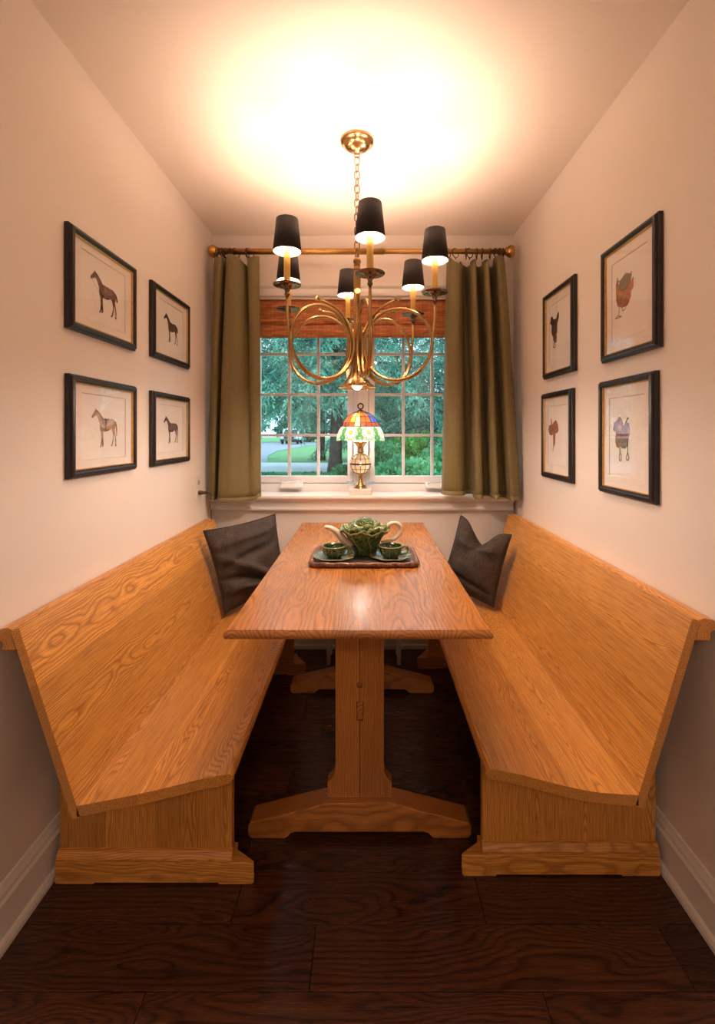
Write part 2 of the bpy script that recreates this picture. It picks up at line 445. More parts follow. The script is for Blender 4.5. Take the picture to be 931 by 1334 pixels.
# ------------------------------------------------------------------ room shell
WL, WR, YB, HC = -0.909, 0.873, 2.66, 2.44
Y0 = -3.0
floor = structure(bx('floor', None, MATS['floor_oak'], WL - 0.15, WR + 0.15, Y0, YB + 0.2, -0.12, -0.014))
rng = random.Random(3)
row_y = 1.161 - 0.14 * 8
cuts = {8: [(-0.35), 0.31], 9: [-0.36, 0.62], 7: [-0.13, 0.75], 10: [0.05, 0.8], 6: [-0.5, 0.4], 11: [-0.28, 0.52]}
for k in range(0, 20):
    y0 = row_y + 0.14 * k
    y1 = min(y0 + 0.14, YB)
    if y0 >= YB - 0.01: break
    cs = cuts.get(k, sorted([rng.uniform(-0.75, -0.1), rng.uniform(0.05, 0.8)]))
    xs = [WL] + cs + [WR]
    for a, b in zip(xs[:-1], xs[1:]):
        bx('plank', floor, MATS['floor_oak'], a + 0.0007, b - 0.0007, y0 + 0.0007, y1 - 0.0007, -0.014, 0.0, 0.0014)
structure(bx('ceiling', None, CEIL, WL - 0.15, WR + 0.15, Y0, YB + 0.2, HC, HC + 0.12))
structure(bx('wall_left', None, WALL, WL - 0.12, WL, Y0, YB + 0.2, 0, HC))
structure(bx('wall_right', None, WALL, WR, WR + 0.12, Y0, YB + 0.2, 0, HC))
structure(bx('wall_front', None, WALL, WL, WR, Y0 - 0.12, Y0, 0, HC))
OX0, OX1, OZ0, OZ1 = -0.745, 0.68, 0.888, 2.075      # window opening
wb = MB().mat(WALL)
wb.box(WL, OX0, YB, YB + 0.2, 0, HC); wb.box(OX1, WR, YB, YB + 0.2, 0, HC)
wb.box(OX0, OX1, YB, YB + 0.2, 0, OZ0); wb.box(OX0, OX1, YB, YB + 0.2, OZ1, HC)
structure(wb.build('wall_back'))

# baseboards: tall flat board, stepped cap and quarter round
def baseboard(name, side):
    x = WL if side < 0 else WR
    prof = [(0, 0.0), (0.026, 0.0), (0.026, 0.012), (0.022, 0.022), (0.015, 0.026), (0.014, 0.098), (0.017, 0.102), (0.017, 0.110), (0.012, 0.118), (0.011, 0.128), (0.007, 0.138), (0.004, 0.148), (0, 0.15)]
    m = MB().mat(TRIM).prism([(x - side * a, b) for a, b in prof], XZ, Y0, YB)
    return structure(m.build(name))
baseboard('baseboard_left', -1); baseboard('baseboard_right', 1)
m = MB().mat(TRIM).prism([(YB - a, b) for a, b in [(0, 0), (0.024, 0), (0.022, 0.02), (0.014, 0.025), (0.014, 0.10), (0.011, 0.12), (0.004, 0.148), (0, 0.15)]], YZ, WL + 0.03, WR - 0.03)
structure(m.build('baseboard_back'))

# window stool and apron across the nook
st = structure(MB().mat(TRIM).prism([(2.755, 0.885), (2.755, 0.912), (2.592, 0.912), (2.584, 0.908), (2.582, 0.898), (2.586, 0.888), (2.594, 0.885)], YZ, OX0, OX1).build('trim_1'))
MB().mat(TRIM).prism([(2.66, 0.885), (2.66, 0.912), (2.592, 0.912), (2.584, 0.908), (2.582, 0.898), (2.586, 0.888), (2.594, 0.885)], YZ, WL, OX0).build('stool_end', st)
MB().mat(TRIM).prism([(2.66, 0.885), (2.66, 0.912), (2.592, 0.912), (2.584, 0.908), (2.582, 0.898), (2.586, 0.888), (2.594, 0.885)], YZ, OX1, WR).build('stool_end', st)
MB().mat(TRIM).prism([(2.66, 0.815), (2.66, 0.885), (2.605, 0.885), (2.606, 0.874), (2.616, 0.866), (2.628, 0.858), (2.634, 0.842), (2.634, 0.832), (2.624, 0.831), (2.622, 0.824), (2.626, 0.816)], YZ, WL, WR - 0.012).build('apron', st)
# head and side casing on the wall around the opening
cs = structure(MB().mat(TRIM).prism([(2.66, 2.078), (2.645, 2.078), (2.643, 2.09), (2.646, 2.12), (2.640, 2.126), (2.634, 2.134), (2.634, 2.14), (2.66, 2.144)], YZ, OX0 - 0.075, OX1 + 0.075).build('trim_2'))
for x0, x1 in ((OX0 - 0.07, OX0 - 0.002), (OX1 + 0.002, OX1 + 0.07)):
    bx('side_casing', cs, TRIM, x0, x1, 2.643, 2.66, 0.912, 2.078, 0.003)

# ------------------------------------------------------------------ window with two casement sashes
win = MB().mat(SASH)
win.box(OX0, OX0 + 0.045, 2.76, 2.85, 0.912, OZ1); win.box(OX1 - 0.045, OX1, 2.76, 2.85, 0.912, OZ1)
win.box(OX0 + 0.045, OX1 - 0.045, 2.76, 2.85, 2.035, OZ1)
win.box(OX0 + 0.045, OX1 - 0.045, 2.758, 2.85, 0.888, 0.957)
window = structure(win.build('window_1', bevel=0.003))
MB().mat(SASH).box(-0.078, 0.012, 2.75, 2.85, 0.957, 2.035).build('mullion', window, bevel=0.004)
bx('mullion_bead', window, SASH, -0.058, -0.008, 2.742, 2.75, 0.957, 2.035, 0.003)
bx('jamb_lining', window, TRIM, OX0, OX0 + 0.012, 2.66, 2.76, 0.912, OZ1)
bx('jamb_lining', window, TRIM, OX1 - 0.012, OX1, 2.66, 2.76, 0.912, OZ1)
bx('head_lining', window, TRIM, OX0 + 0.012, OX1 - 0.012, 2.66, 2.76, OZ1 - 0.012, OZ1)
def sash(gx0, gx1):
    gz0, gz1 = 1.003, 2.013
    s = MB().mat(SASH)
    w = 0.036
    s.box(gx0 - w, gx0, 2.78, 2.825, gz0 - w, gz1 + 0.02); s.box(gx1, gx1 + w, 2.78, 2.825, gz0 - w, gz1 + 0.02)
    s.box(gx0, gx1, 2.78, 2.825, gz0 - w - 0.006, gz0); s.box(gx0, gx1, 2.78, 2.825, gz1, gz1 + 0.02)
    so = s.build('sash', window, bevel=0.003)
    nx, nz = 3, 4
    for i in range(1, nx):
        x = gx0 + (gx1 - gx0) * i / nx
        bx('muntin', so, MUNT, x - 0.009, x + 0.009, 2.792, 2.812, gz0, gz1, 0.002)
    for j in range(1, nz):
        z = gz0 + (gz1 - gz0) * j / nz
        for i in range(nx):
            a = gx0 + (gx1 - gx0) * i / nx + (0.009 if i else 0); b = gx0 + (gx1 - gx0) * (i + 1) / nx - (0.009 if i < nx - 1 else 0)
            bx('muntin', so, MUNT, a, b, 2.792, 2.812, z - 0.0085, z + 0.0085, 0.002)
    for i in range(nx):
        for j in range(nz):
            a = gx0 + (gx1 - gx0) * i / nx + (0.009 if i else 0); b = gx0 + (gx1 - gx0) * (i + 1) / nx - (0.009 if i < nx - 1 else 0)
            c = gz0 + (gz1 - gz0) * j / nz + (0.0085 if j else 0); d = gz0 + (gz1 - gz0) * (j + 1) / nz - (0.0085 if j < nz - 1 else 0)
            MB().mat(PANE).prism([(a, c), (b, c), (b, d), (a, d)], XZ, 2.801, 2.804).build('pane', so)
sash(-0.660, -0.117); sash(0.051, 0.588)
for cx in (-0.452, 0.425):
    # folding crank cover on the frame below each sash
    prof = [(2.757, 0.935), (2.705, 0.935), (2.700, 0.945), (2.712, 0.962), (2.757, 0.972)]
    co = MB().mat(WHITEP).prism(prof, YZ, cx - 0.066, cx + 0.066).build('crank_cover', window, bevel=0.004)
    pts = catmull([(cx - 0.055, 2.71, 0.966), (cx - 0.03, 2.715, 0.972), (cx + 0.0, 2.72, 0.970), (cx + 0.03, 2.725, 0.977), (cx + 0.058, 2.73, 0.979)], 5)
    MB().mat(WHITEP).tube(pts, 0.005, 6).build('crank_handle', co)
    MB().mat(WHITEP).sphere((cx + 0.06, 2.73, 0.979), 0.008, 8, 6).build('crank_knob', co)

# ------------------------------------------------------------------ woven bamboo roman shade
bl = thing('roman_shade', 'red-brown woven bamboo shade gathered in folds at the window top', 'blind', (-0.03, 2.70, 2.06))
bx('head_rail', bl, BAMBOO, OX0 + 0.014, OX1 - 0.014, 2.685, 2.735, 2.030, 2.062, 0.002)
vs_ = MB().mat(BAMBOO)
prof = catmull([(2.676, 2.062), (2.674, 2.03), (2.676, 1.98), (2.672, 1.935), (2.676, 1.918)], 5)
prof2 = prof + [(y + 0.003, z) for y, z in prof[::-1]]
vs_.prism(prof2, YZ, OX0 + 0.014, OX1 - 0.014); vs_.build('valance', bl)
for k in range(4):
    z0 = 1.915 - k * 0.008
    zt = z0 - 0.022 - 0.010 * k
    y0 = 2.692 - 0.006 * k
    c = catmull([(y0 + 0.022, 1.99 - 0.01 * k), (y0, z0), (y0 - 0.004, (z0 + zt) / 2), (y0 + 0.004, zt - 0.0), (y0 + 0.012, zt + 0.006)], 5)
    MB().mat(BAMBOO).prism(c + [(y + 0.0035, z + 0.001) for y, z in c[::-1]], YZ, OX0 + 0.016, OX1 - 0.016).build('fold', bl)
MB().mat(BAMBOO).prism([(2.674, 1.846), (2.670, 1.849), (2.670, 1.872), (2.675, 1.876), (2.680, 1.872), (2.680, 1.849)], YZ, OX0 + 0.015, OX1 - 0.015).build('hem_bar', bl, bevel=0.001)

# ------------------------------------------------------------------ curtain rod
ROD_Y, ROD_Z = 2.545, 2.298
rod = thing('curtain_rod', 'brass telescoping curtain rod with round knob ends across the back wall', 'curtain rod', (-0.03, ROD_Y, ROD_Z))
MB().mat(RODB).tube([(-0.845, ROD_Y, ROD_Z), (0.10, ROD_Y, ROD_Z)], 0.0165, 16).build('outer_tube', rod)
MB().mat(RODB).tube([(0.0, ROD_Y, ROD_Z), (0.80, ROD_Y, ROD_Z)], 0.0140, 16).build('inner_tube', rod)
for sx, x0 in ((-1, -0.838), (1, 0.788)):
    prof = [(0.0005, 0), (0.022, 0.0), (0.022, 0.006), (0.018, 0.008), (0.030, 0.014), (0.034, 0.026), (0.034, 0.036), (0.030, 0.046), (0.022, 0.050), (0.0005, 0.051)]
    MB().mat(RODB).lathe([(r, sx * z) for r, z in prof], (x0, ROD_Y, ROD_Z), 20, ax='x').build('finial', rod)
    xb = x0 - sx * 0.03
    MB().mat(BRONZE).tube([(xb, ROD_Y, ROD_Z - 0.017), (xb, ROD_Y + 0.03, ROD_Z - 0.03), (xb, 2.66, ROD_Z - 0.03)], 0.007, 8).build('bracket', rod)

# ------------------------------------------------------------------ curtains
def curtain(name, label, top_pts, bot_pts, ztop, zbot_fn, ring_xs, scallop):
    """top_pts / bot_pts: plan polylines (x, y) with the same number of points"""
    T = catmull(top_pts, 8); B = catmull(bot_pts, 8)
    n = len(T); nz = 26
    rows_f = []
    for k in range(nz + 1):
        s = k / nz
        e = s ** 0.85
        row = []
        for i in range(n):
            u = i / (n - 1)
            zt = ztop + scallop(u); zb = zbot_fn(u)
            x = T[i][0] * (1 - e) + B[i][0] * e; y = T[i][1] * (1 - e) + B[i][1] * e
            w = 0.004 * math.sin(7 * s + 5 * u) * s
            y += w + 0.005 * s * mnoise.noise(Vector((u * 6, s * 5, 3.1)))
            row.append((x, y, zt * (1 - s) + zb * s))
        rows_f.append(row)
    me = MB().mat(CURT)
    me.grid(rows_f)
    th = 0.0025
    back = []
    for r in rows_f:
        br = []
        for i in range(n):
            p = np.array(r[i]); t = np.array(r[min(i + 1, n - 1)]) - np.array(r[max(i - 1, 0)])
            nn = np.array((-t[1], t[0], 0)); nn /= (np.linalg.norm(nn) + 1e-9)
            br.append(tuple(p + nn * th))
        back.append(br)
    me.grid(back)
    me.grid([rows_f[0], back[0]]); me.grid([rows_f[-1], back[-1]])
    me.grid([[r[0] for r in rows_f], [r[0] for r in back]]); me.grid([[r[-1] for r in rows_f], [r[-1] for r in back]])
    c = thing(name, label, 'curtain', ((top_pts[0][0] + top_pts[-1][0]) / 2, ROD_Y, zbot_fn(0.5)), 'olive curtains at the window')
    me.build('panel', c)
    # stitched hem band
    hem = MB().mat(CURT)
    def hrow(dz, off):
        out = []
        for i in range(n):
            p = np.array(rows_f[-1][i]); t = np.array(rows_f[-1][min(i + 1, n - 1)]) - np.array(rows_f[-1][max(i - 1, 0)])
            nn = np.array((-t[1], t[0], 0)); nn /= (np.linalg.norm(nn) + 1e-9)
            out.append(tuple(p - nn * off + np.array((0, 0, dz))))
        return out
    hem.grid([hrow(0.0, 0.0006), hrow(0.022, 0.0016), hrow(0.0225, 0.0004)]); hem.build('hem', c)
    for x, tilt in ring_xs:
        R = 0.026
        pts = []
        for k in range(20):
            a = 2 * PI * k / 20
            dx, dz = R * math.cos(a), R * math.sin(a)
            pts.append((x + dx * math.sin(tilt), ROD_Y + dx * math.cos(tilt), ROD_Z - 0.009 + dz))
        rg = MB().mat(BRONZE).tube(pts, 0.0028, 6, closed=True).build('curtain_ring', c)
        MB().mat(BRONZE).tube([(x, ROD_Y, ROD_Z - 0.034), (x, ROD_Y, ROD_Z - 0.046)], 0.003, 6).build('clip', rg)
    return c
yc = 2.535
L_top = [(-0.858, yc + 0.02), (-0.845, yc - 0.035), (-0.805, yc - 0.04), (-0.795, yc + 0.07), (-0.782, yc + 0.07), (-0.778, yc - 0.035), (-0.735, yc - 0.045), (-0.69, yc - 0.015), (-0.655, yc + 0.055), (-0.668, yc - 0.02), (-0.635, yc - 0.045), (-0.60, yc - 0.012)]
L_bot = [(-0.897, yc), (-0.885, yc - 0.02), (-0.850, yc - 0.035), (-0.845, yc + 0.035), (-0.820, yc + 0.035), (-0.822, yc - 0.055), (-0.76, yc - 0.070), (-0.70, yc - 0.055), (-0.66, yc - 0.045), (-0.63, yc - 0.045), (-0.605, yc - 0.04), (-0.588, yc - 0.02)]
def l_scallop(u): return -0.020 * abs(math.sin(PI * u * 4)) ** 2 - (0.045 * max(0, 1 - abs(u - 0.70) / 0.10))
curtain('curtain', 'olive satin curtain left of the window, one broad fold beside a dark pleat', L_top, L_bot, 2.262, lambda u: 0.902 - 0.012 * math.sin(PI * u) + (0.012 if u > 0.9 else 0),
        [(-0.835, 0.5), (-0.815, 0.2), (-0.79, 0.9), (-0.765, 0.4), (-0.74, 0.7), (-0.675, 0.15), (-0.66, 0.8)], l_scallop)
R_top = [(0.455, yc + 0.01), (0.475, yc - 0.04), (0.515, yc - 0.05), (0.535, yc - 0.01), (0.545, yc + 0.08), (0.578, yc + 0.08), (0.580, yc - 0.045), (0.606, yc - 0.05), (0.606, yc + 0.08), (0.648, yc + 0.08), (0.650, yc - 0.045), (0.677, yc - 0.05), (0.675, yc + 0.08), (0.716, yc + 0.08), (0.718, yc - 0.045), (0.755, yc - 0.05), (0.775, yc - 0.01), (0.795, yc + 0.05)]
R_bot = [(0.425, yc + 0.005), (0.44, yc - 0.03), (0.50, yc - 0.055), (0.545, yc - 0.03), (0.570, yc + 0.035), (0.608, yc + 0.035), (0.602, yc - 0.065), (0.640, yc - 0.07), (0.655, yc + 0.02), (0.695, yc + 0.025), (0.697, yc - 0.065), (0.727, yc - 0.07), (0.740, yc + 0.015), (0.785, yc + 0.015), (0.790, yc - 0.07), (0.83, yc - 0.07), (0.855, yc - 0.045), (0.862, yc + 0.005)]
def r_scallop(u): return -0.055 * (math.sin(PI * (u * 4.25 - 0.02)) ** 2) if u < 0.8 else -0.012
curtain('curtain', 'olive satin curtain right of the window, four narrow pleats flaring below', R_top, R_bot, 2.262, lambda u: 0.925 - 0.02 * u if u < 0.3 else 0.906 - 0.006 * math.sin(9 * u),
        [(0.46, 0.9), (0.505, 0.9), (0.565, 0.3), (0.585, 0.9), (0.625, 0.1), (0.655, 0.1), (0.70, 0.1), (0.735, 0.8), (0.76, 0.7), (0.775, 0.4)], r_scallop)

# ------------------------------------------------------------------ benches
def bench(label, sgn, xi, xj, xt, hj, ht, y0, y1, yb0, xbo, xbi, xfi):
    """sgn -1 left, +1 right; xi inner seat edge, xj seat/back joint, xt back top (all absolute distance from the eye line)"""
    X = lambda a: sgn * a
    root = thing('oak_bench', label, 'bench', (X((xi + xt) / 2), (y0 + y1) / 2, 0), 'oak settles in the nook')
    # seat cross-section (a = distance from axis, h = height)
    W = xj - xi
    curve = catmull([(xi, 0.441), (xi + 0.2 * W, 0.427), (xi + 0.42 * W, 0.406), (xi + 0.70 * W, 0.383), (xj, hj)], 6)
    th = 0.027
    def seg(u0, u1):
        i0, i1 = int(round(u0 * (len(curve) - 1))), int(round(u1 * (len(curve) - 1)))
        return curve[i0:i1 + 1]
    for u0, u1 in ((0.0, 0.34), (0.34, 0.67), (0.67, 1.0)):
        c = seg(u0, u1)
        up = [(a, h) for a, h in c]; dn = [(a, h - th) for a, h in c[::-1]]
        if u0 == 0.0:     # rounded front lip
            a, h = up[0]
            up = [(a + 0.001, h - th * 0.8), (a - 0.006, h - th * 0.5), (a - 0.004, h - th * 0.18), (a + 0.004, h - 0.001)] + up[1:]
            dn = dn[:-1] + [(a + 0.008, h - th)]
        poly = up + dn
        MB().mat(MATS['oak_y']).prism([(X(a), h) for a, h in poly], XZ, y0, y1).build('seat_board', root, bevel=0.0006, segs=1)
    # back of three boards
    d = Vector((xt - xj, ht - hj)); Lb = d.length; d.normalize(); nrm = Vector((d.y, -d.x))
    p0 = Vector((xj, hj)) - d * 0.03
    tb = 0.022
    cutsb = [0.0, 0.36, 0.70, 1.0]
    for u0, u1 in zip(cutsb[:-1], cutsb[1:]):
        a = p0 + d * (Lb + 0.03) * u0; b = p0 + d * (Lb + 0.03) * u1
        poly = [tuple(a), tuple(b), tuple(b + nrm * tb), tuple(a + nrm * tb)]
        MB().mat(MATS['oak_y']).prism([(X(x), h) for x, h in poly], XZ, y0, y1).build('back_board', root, bevel=0.0006, segs=1)
    t = p0 + d * (Lb + 0.03)
    c0 = t + nrm * tb
    xo = abs(WL if sgn < 0 else WR) - 0.004
    poly = [(c0.x + 0.0005, c0.y - 0.012), (c0.x + 0.0005 , c0.y + 0.002), (c0.x + 0.012, c0.y + 0.006), (xo - 0.006, c0.y + 0.001), (xo, c0.y - 0.008), (xo, c0.y - 0.022), (xo - 0.015, c0.y - 0.030), (xo - 0.015, c0.y - 0.05), (c0.x - 0.010, c0.y - 0.05)]
    MB().mat(MATS['oak_y']).prism([(X(x), h) for x, h in poly], XZ, y0 + 0.004, y1).build('cap_rail', root, bevel=0.002)
    # two end supports: staves, plinth foot with a sloped inner end, bead
    for e, ye in enumerate((yb0, y1 - 0.14)):
        xs = [xbi, xbi + 0.10, xbi + 0.22, xbi + 0.36, xbo]
        def top(a):
            if a <= xj: return float(np.interp(a, [p[0] for p in curve], [p[1] for p in curve])) - th - 0.002
            return hj - th - 0.002
        for a, b in zip(xs[:-1], xs[1:]):
            if b > xj:
                hb = 0.40
                xk = p0.x + nrm.x * tb + 0.004
                pl = [(a, 0.04), (b, 0.04), (b, hb)] + ([(xk + (hb - p0.y) / d.y * d.x + 0.012, hb)]) + [(xk + 0.004, p0.y - 0.006), (min(xk, xj), top(xj) - 0.012), (a, top(a) - 0.002)]
            else:
                pl = [(a, 0.04), (b, 0.04), (b, top(b)), ((a + b) / 2, top((a + b) / 2)), (a, top(a))]
            MB().mat(MATS['oak_z']).prism([(X(x), h) for x, h in pl], XZ, ye + 0.022, ye + 0.046).build('stave', root, bevel=0.0008, segs=1)
        dg = 0.045 if e == 0 else 0.09
        plan = [(xbo, ye), (xfi, ye), (xfi + 0.001, ye + 0.006), (xbi - 0.006, ye + dg), (xbi - 0.006, ye + dg + 0.02), (xbo, ye + dg + 0.02)]
        pf = MB().mat(MATS['oak_x'])
        pf.prism([(X(x), y) for x, y in plan], XY, 0.005, 0.062)
        pf.box(*sorted((X(xfi + 0.004), X(xfi + 0.10))), ye + 0.001, ye + 0.03, 0.0, 0.006); pf.box(*sorted((X(xbo), X(xbo - 0.11))), ye + 0.001, ye + 0.03, 0.0, 0.006)
        pf.build('plinth_foot', root, bevel=0.002)
        MB().mat(MATS['oak_x']).prism([(ye + 0.004, 0.0625), (ye + 0.004, 0.068), (ye + 0.009, 0.076), (ye + 0.014, 0.083), (ye + 0.0215, 0.085), (ye + 0.0215, 0.0625)], YZ, *sorted((X(xbi - 0.004), X(xbo)))).build('bead', root)
    return root
bench('honey oak bench along the left wall, under the horse prints', -1, 0.330, 0.705, 0.845, 0.362, 0.795, 1.093, 2.49, 1.262, 0.876, 0.384, 0.316)
bench('honey oak bench along the right wall, under the saddle prints', 1, 0.300, 0.673, 0.805, 0.375, 0.811, 1.11, 2.55, 1.285, 0.842, 0.338, 0.273)

# ------------------------------------------------------------------ trestle table
TZ = 0.75
TX0, TX1, TY0, TY1 = -0.376, 0.334, 1.178, 2.615
table = thing('trestle_table', 'long oak trestle table with glossy top between the two benches', 'table', (-0.02, 1.9, 0))
bw = [0.0, 0.19, 0.40, 0.585, 0.80, 1.0]
def slab(x0, x1, y0, y1, z0, z1, rl, rr, rf, rb):
    """board whose outer edges are nosed; r* = does that side carry the nosing"""
    prof = [(0.0085, 0.0), (0.0035, 0.0022), (0.0008, 0.007), (0.0, 0.011), (0.001, 0.016), (0.004, 0.0205), (0.0065, 0.0225), (0.0075, 0.0245)]   # inset, height
    m = MB().mat(MATS['table_oak_y']); rings = []
    for ins, h in prof:
        a = x0 + (ins if rl else 0.00005); b = x1 - (ins if rr else 0.00005); c = y0 + (ins if rf else 0); d = y1 - (ins if rb else 0)
        rings.append([(a, c, z0 + h), (b, c, z0 + h), (b, d, z0 + h), (a, d, z0 + h)])
    m.grid(rings, closed_u=True, smooth=False)
    m.face([0, 1, 2, 3][::-1]); n = 4 * (len(prof) - 1); m.face([n, n + 1, n + 2, n + 3])
    return m
for i, (u0, u1) in enumerate(zip(bw[:-1], bw[1:])):
    x0 = TX0 + (TX1 - TX0) * u0; x1 = TX0 + (TX1 - TX0) * u1
    slab(x0, x1, TY0, TY1, TZ - 0.0245, TZ, i == 0, i == 4, True, True).build('top_board', table)
cxT = -0.021
for ye in (1.423, 2.205):
    w = 0.0765; g = 0.0005
    for s in (-1, 1):
        half = [(g, 0.113), (0.102, 0.113), (0.102, 0.163), (0.094, 0.170), (0.084, 0.182), (0.078, 0.20), (w, 0.225), (w, 0.7255), (g, 0.7255), (g, 0.478), (0.0085, 0.478), (0.0085, 0.462), (g, 0.462), (g, 0.418), (0.0105, 0.418), (0.0105, 0.356), (g, 0.356)]
        MB().mat(MATS['table_oak_z']).prism([(cxT + s * a, h) for a, h in half], XZ, ye, ye + 0.036).build('pedestal_board', table, bevel=0.0012, segs=1)
    bx('peg', table, MATS['table_oak_x'], cxT - 0.008, cxT + 0.008, ye + 0.008, ye + 0.03, 0.4625, 0.4775, 0.0005)
    ft = [(-0.341, 0.0), (-0.350, 0.012), (-0.350, 0.040), (-0.341, 0.050), (-0.11, 0.108), (-0.09, 0.1125), (0.09, 0.1125), (0.11, 0.108), (0.341, 0.050), (0.350, 0.040), (0.350, 0.012), (0.341, 0.0), (0.235, 0.0), (0.226, 0.004), (0.215, 0.016), (0.20, 0.020), (-0.20, 0.020), (-0.215, 0.016), (-0.226, 0.004), (-0.235, 0.0)]
    MB().mat(MATS['table_oak_x']).prism([(cxT + a, h) for a, h in ft], XZ, ye - 0.018, ye + 0.052).build('trestle_foot', table, bevel=0.004)
    bx('cleat', table, MATS['table_oak_x'], cxT - 0.27, cxT + 0.27, ye - 0.045, ye - 0.002, 0.69, 0.7253, 0.004) if ye > 2 else bx('cleat', table, MATS['table_oak_x'], cxT - 0.27, cxT + 0.27, ye + 0.038, ye + 0.08, 0.69, 0.7253, 0.004)
bx('stretcher', table, MATS['table_oak_y'], cxT - 0.0095, cxT + 0.0095, 1.431, 2.235, 0.3575, 0.417, 0.001)

# ------------------------------------------------------------------ pictures
def picture(label, side, yc_, zc, w, h, group, art):
    """art(mb, P): draws flat shapes; P(u, v) -> point on the paper, u to the viewer's right, v up, in metres from centre"""
    if side < 0: xw, sx, su = WL, 1, 1          # u runs away from the camera on the left wall
    else: xw, sx, su = WR, -1, -1
    root = thing('framed_print', label, 'picture', (xw + sx * 0.001, yc_, zc - h / 2), group)
    def PT(u, v, d): return (xw + sx * d, yc_ + su * u, zc + v)
    # moulding: four mitred lengths with a stepped profile (distance from outer edge, depth from wall)
    prof = [(0.0, 0.001), (0.0, 0.014), (0.003, 0.0165), (0.006, 0.0165), (0.007, 0.0225), (0.014, 0.0245), (0.020, 0.022), (0.0235, 0.018), (0.0235, 0.001)]
    W2, H2 = w / 2, h / 2
    cor = [(-1, -1), (1, -1), (1, 1), (-1, 1)]
    for k in range(4):
        a, b = cor[k], cor[(k + 1) % 4]
        m = MB().mat(BLACKF)
        r0 = [PT(a[0] * (W2 - i), a[1] * (H2 - i), d) for i, d in prof]; r1 = [PT(b[0] * (W2 - i), b[1] * (H2 - i), d) for i, d in prof]
        m.grid([r0, r1], closed_u=True, smooth=False)
        n = len(prof); m.face(list(range(n))); m.face(list(range(n, 2 * n)))
        m.build('frame_rail', root)
    m = MB().mat(GOLD)
    i0, i1 = 0.0237, 0.0268
    rows = []
    for i, d in ((i0, 0.004), (i0, 0.0172), (i0 + 0.0015, 0.0174), (i1, 0.0160), (i1, 0.004)):
        rows.append([PT(c[0] * (W2 - i), c[1] * (H2 - i), d) for c in cor])
    m.grid(rows, closed_u=True, smooth=False); m.build('gold_fillet', root)
    # mat with a bevelled window, paper behind it
    mi = 0.066 if w > h else 0.058; mj = 0.052 if w > h else 0.064
    m = MB().mat(MATB)
    o = [PT(c[0] * (W2 - i1 + 0.0035), c[1] * (H2 - i1 + 0.0035), 0.0105) for c in cor]; q = [PT(c[0] * (W2 - mi), c[1] * (H2 - mj), 0.0105) for c in cor]
    m.grid([o, q], closed_u=True, smooth=False)
    ob = [PT(c[0] * (W2 - i1 + 0.0035), c[1] * (H2 - i1 + 0.0035), 0.0085) for c in cor]; qb = [PT(c[0] * (W2 - mi - 0.0016), c[1] * (H2 - mj - 0.0016), 0.0085) for c in cor]
    m.mat(BEVEL).grid([q, qb], closed_u=True, smooth=False)
    m.mat(MATB).grid([qb, ob], closed_u=True, smooth=False); m.grid([ob, o], closed_u=True, smooth=False)
    m.build('mat_board', root)
    m = MB().mat(PAPER); x = PT(0, 0, 0)
    a = PT(-W2 + 0.03, -H2 + 0.03, 0.006); b = PT(W2 - 0.03, H2 - 0.03, 0.008)
    m.box(min(a[0], b[0]), max(a[0], b[0]), min(a[1], b[1]), max(a[1], b[1]), a[2], b[2]); m.build('print_sheet', root)
    am = MB()
    art(am, lambda u, v, k=0: PT(u, v, 0.0083 + 0.0002 * k))
    am.build('printed_image', root)
    m = MB().mat(PGLASS)
    a = PT(-W2 + 0.027, -H2 + 0.027, 0.0142); b = PT(W2 - 0.027, H2 - 0.027, 0.0155)
    m.box(min(a[0], b[0]), max(a[0], b[0]), min(a[1], b[1]), max(a[1], b[1]), a[2], b[2]); m.build('glass', root)
    return root

HORSE = [(.14, 1.0), (.185, .965), (.21, .945), (.27, .90), (.33, .845), (.38, .79), (.42, .756), (.478, .748), (.54, .735), (.613, .73), (.70, .748), (.787, .75), (.85, .735), (.903, .70), (.935, .65), (.935, .57), (.915, .50), (.90, .435), (.915, .36), (.935, .30), (.955, .2), (.948, .077), (.972, .02), (.90, .02), (.922, .10), (.905, .24), (.865, .34), (.85, .33), (.845, .2), (.812, .09), (.785, .026), (.725, .03), (.775, .09), (.815, .22), (.815, .345), (.775, .45), (.73, .49), (.67, .45), (.60, .425), (.53, .415), (.445, .423), (.43, .35), (.432, .28), (.45, .077), (.425, .02), (.375, .02), (.412, .09), (.39, .22), (.382, .077), (.345, .012), (.295, .0), (.34, .077), (.362, .23), (.345, .41), (.313, .46), (.295, .53), (.303, .60), (.285, .66), (.255, .72), (.22, .78), (.187, .825), (.13, .81), (.05, .756), (.012, .755), (.004, .78), (.017, .82), (.06, .87), (.10, .915), (.125, .955)]
TAIL_L = [(.90, .705), (.945, .68), (.985, .58), (1.0, .45), (.99, .30), (.965, .27), (.955, .40), (.945, .54), (.925, .62)]
TAIL_S = [(.90, .705), (.945, .68), (.985, .62), (1.01, .52), (.985, .46), (.95, .50), (.935, .60)]
MANE = [(.185, .965), (.21, .955), (.28, .905), (.34, .85), (.395, .79), (.43, .758), (.40, .75), (.34, .80), (.27, .865), (.20, .93)]
SADDLE = [(.47, .752), (.50, .768), (.53, .745), (.60, .748), (.64, .765), (.65, .74), (.60, .72), (.575, .70), (.575, .62), (.545, .575), (.525, .575), (.525, .425), (.50, .425), (.50, .57), (.485, .61), (.49, .70)]
def ink(name, c, sc=40.0):
    return MATS.get(name) or plain(name, c, 0.95, var=0.35, vscale=sc)
def fill(mb, pts, P, mat, k=0, th=0.00012):
    mb.mat(mat)
    n = len(pts)
    b = mb.addv([P(u, v, k) for u, v in pts])
    mb.face([b + i for i in range(n)])
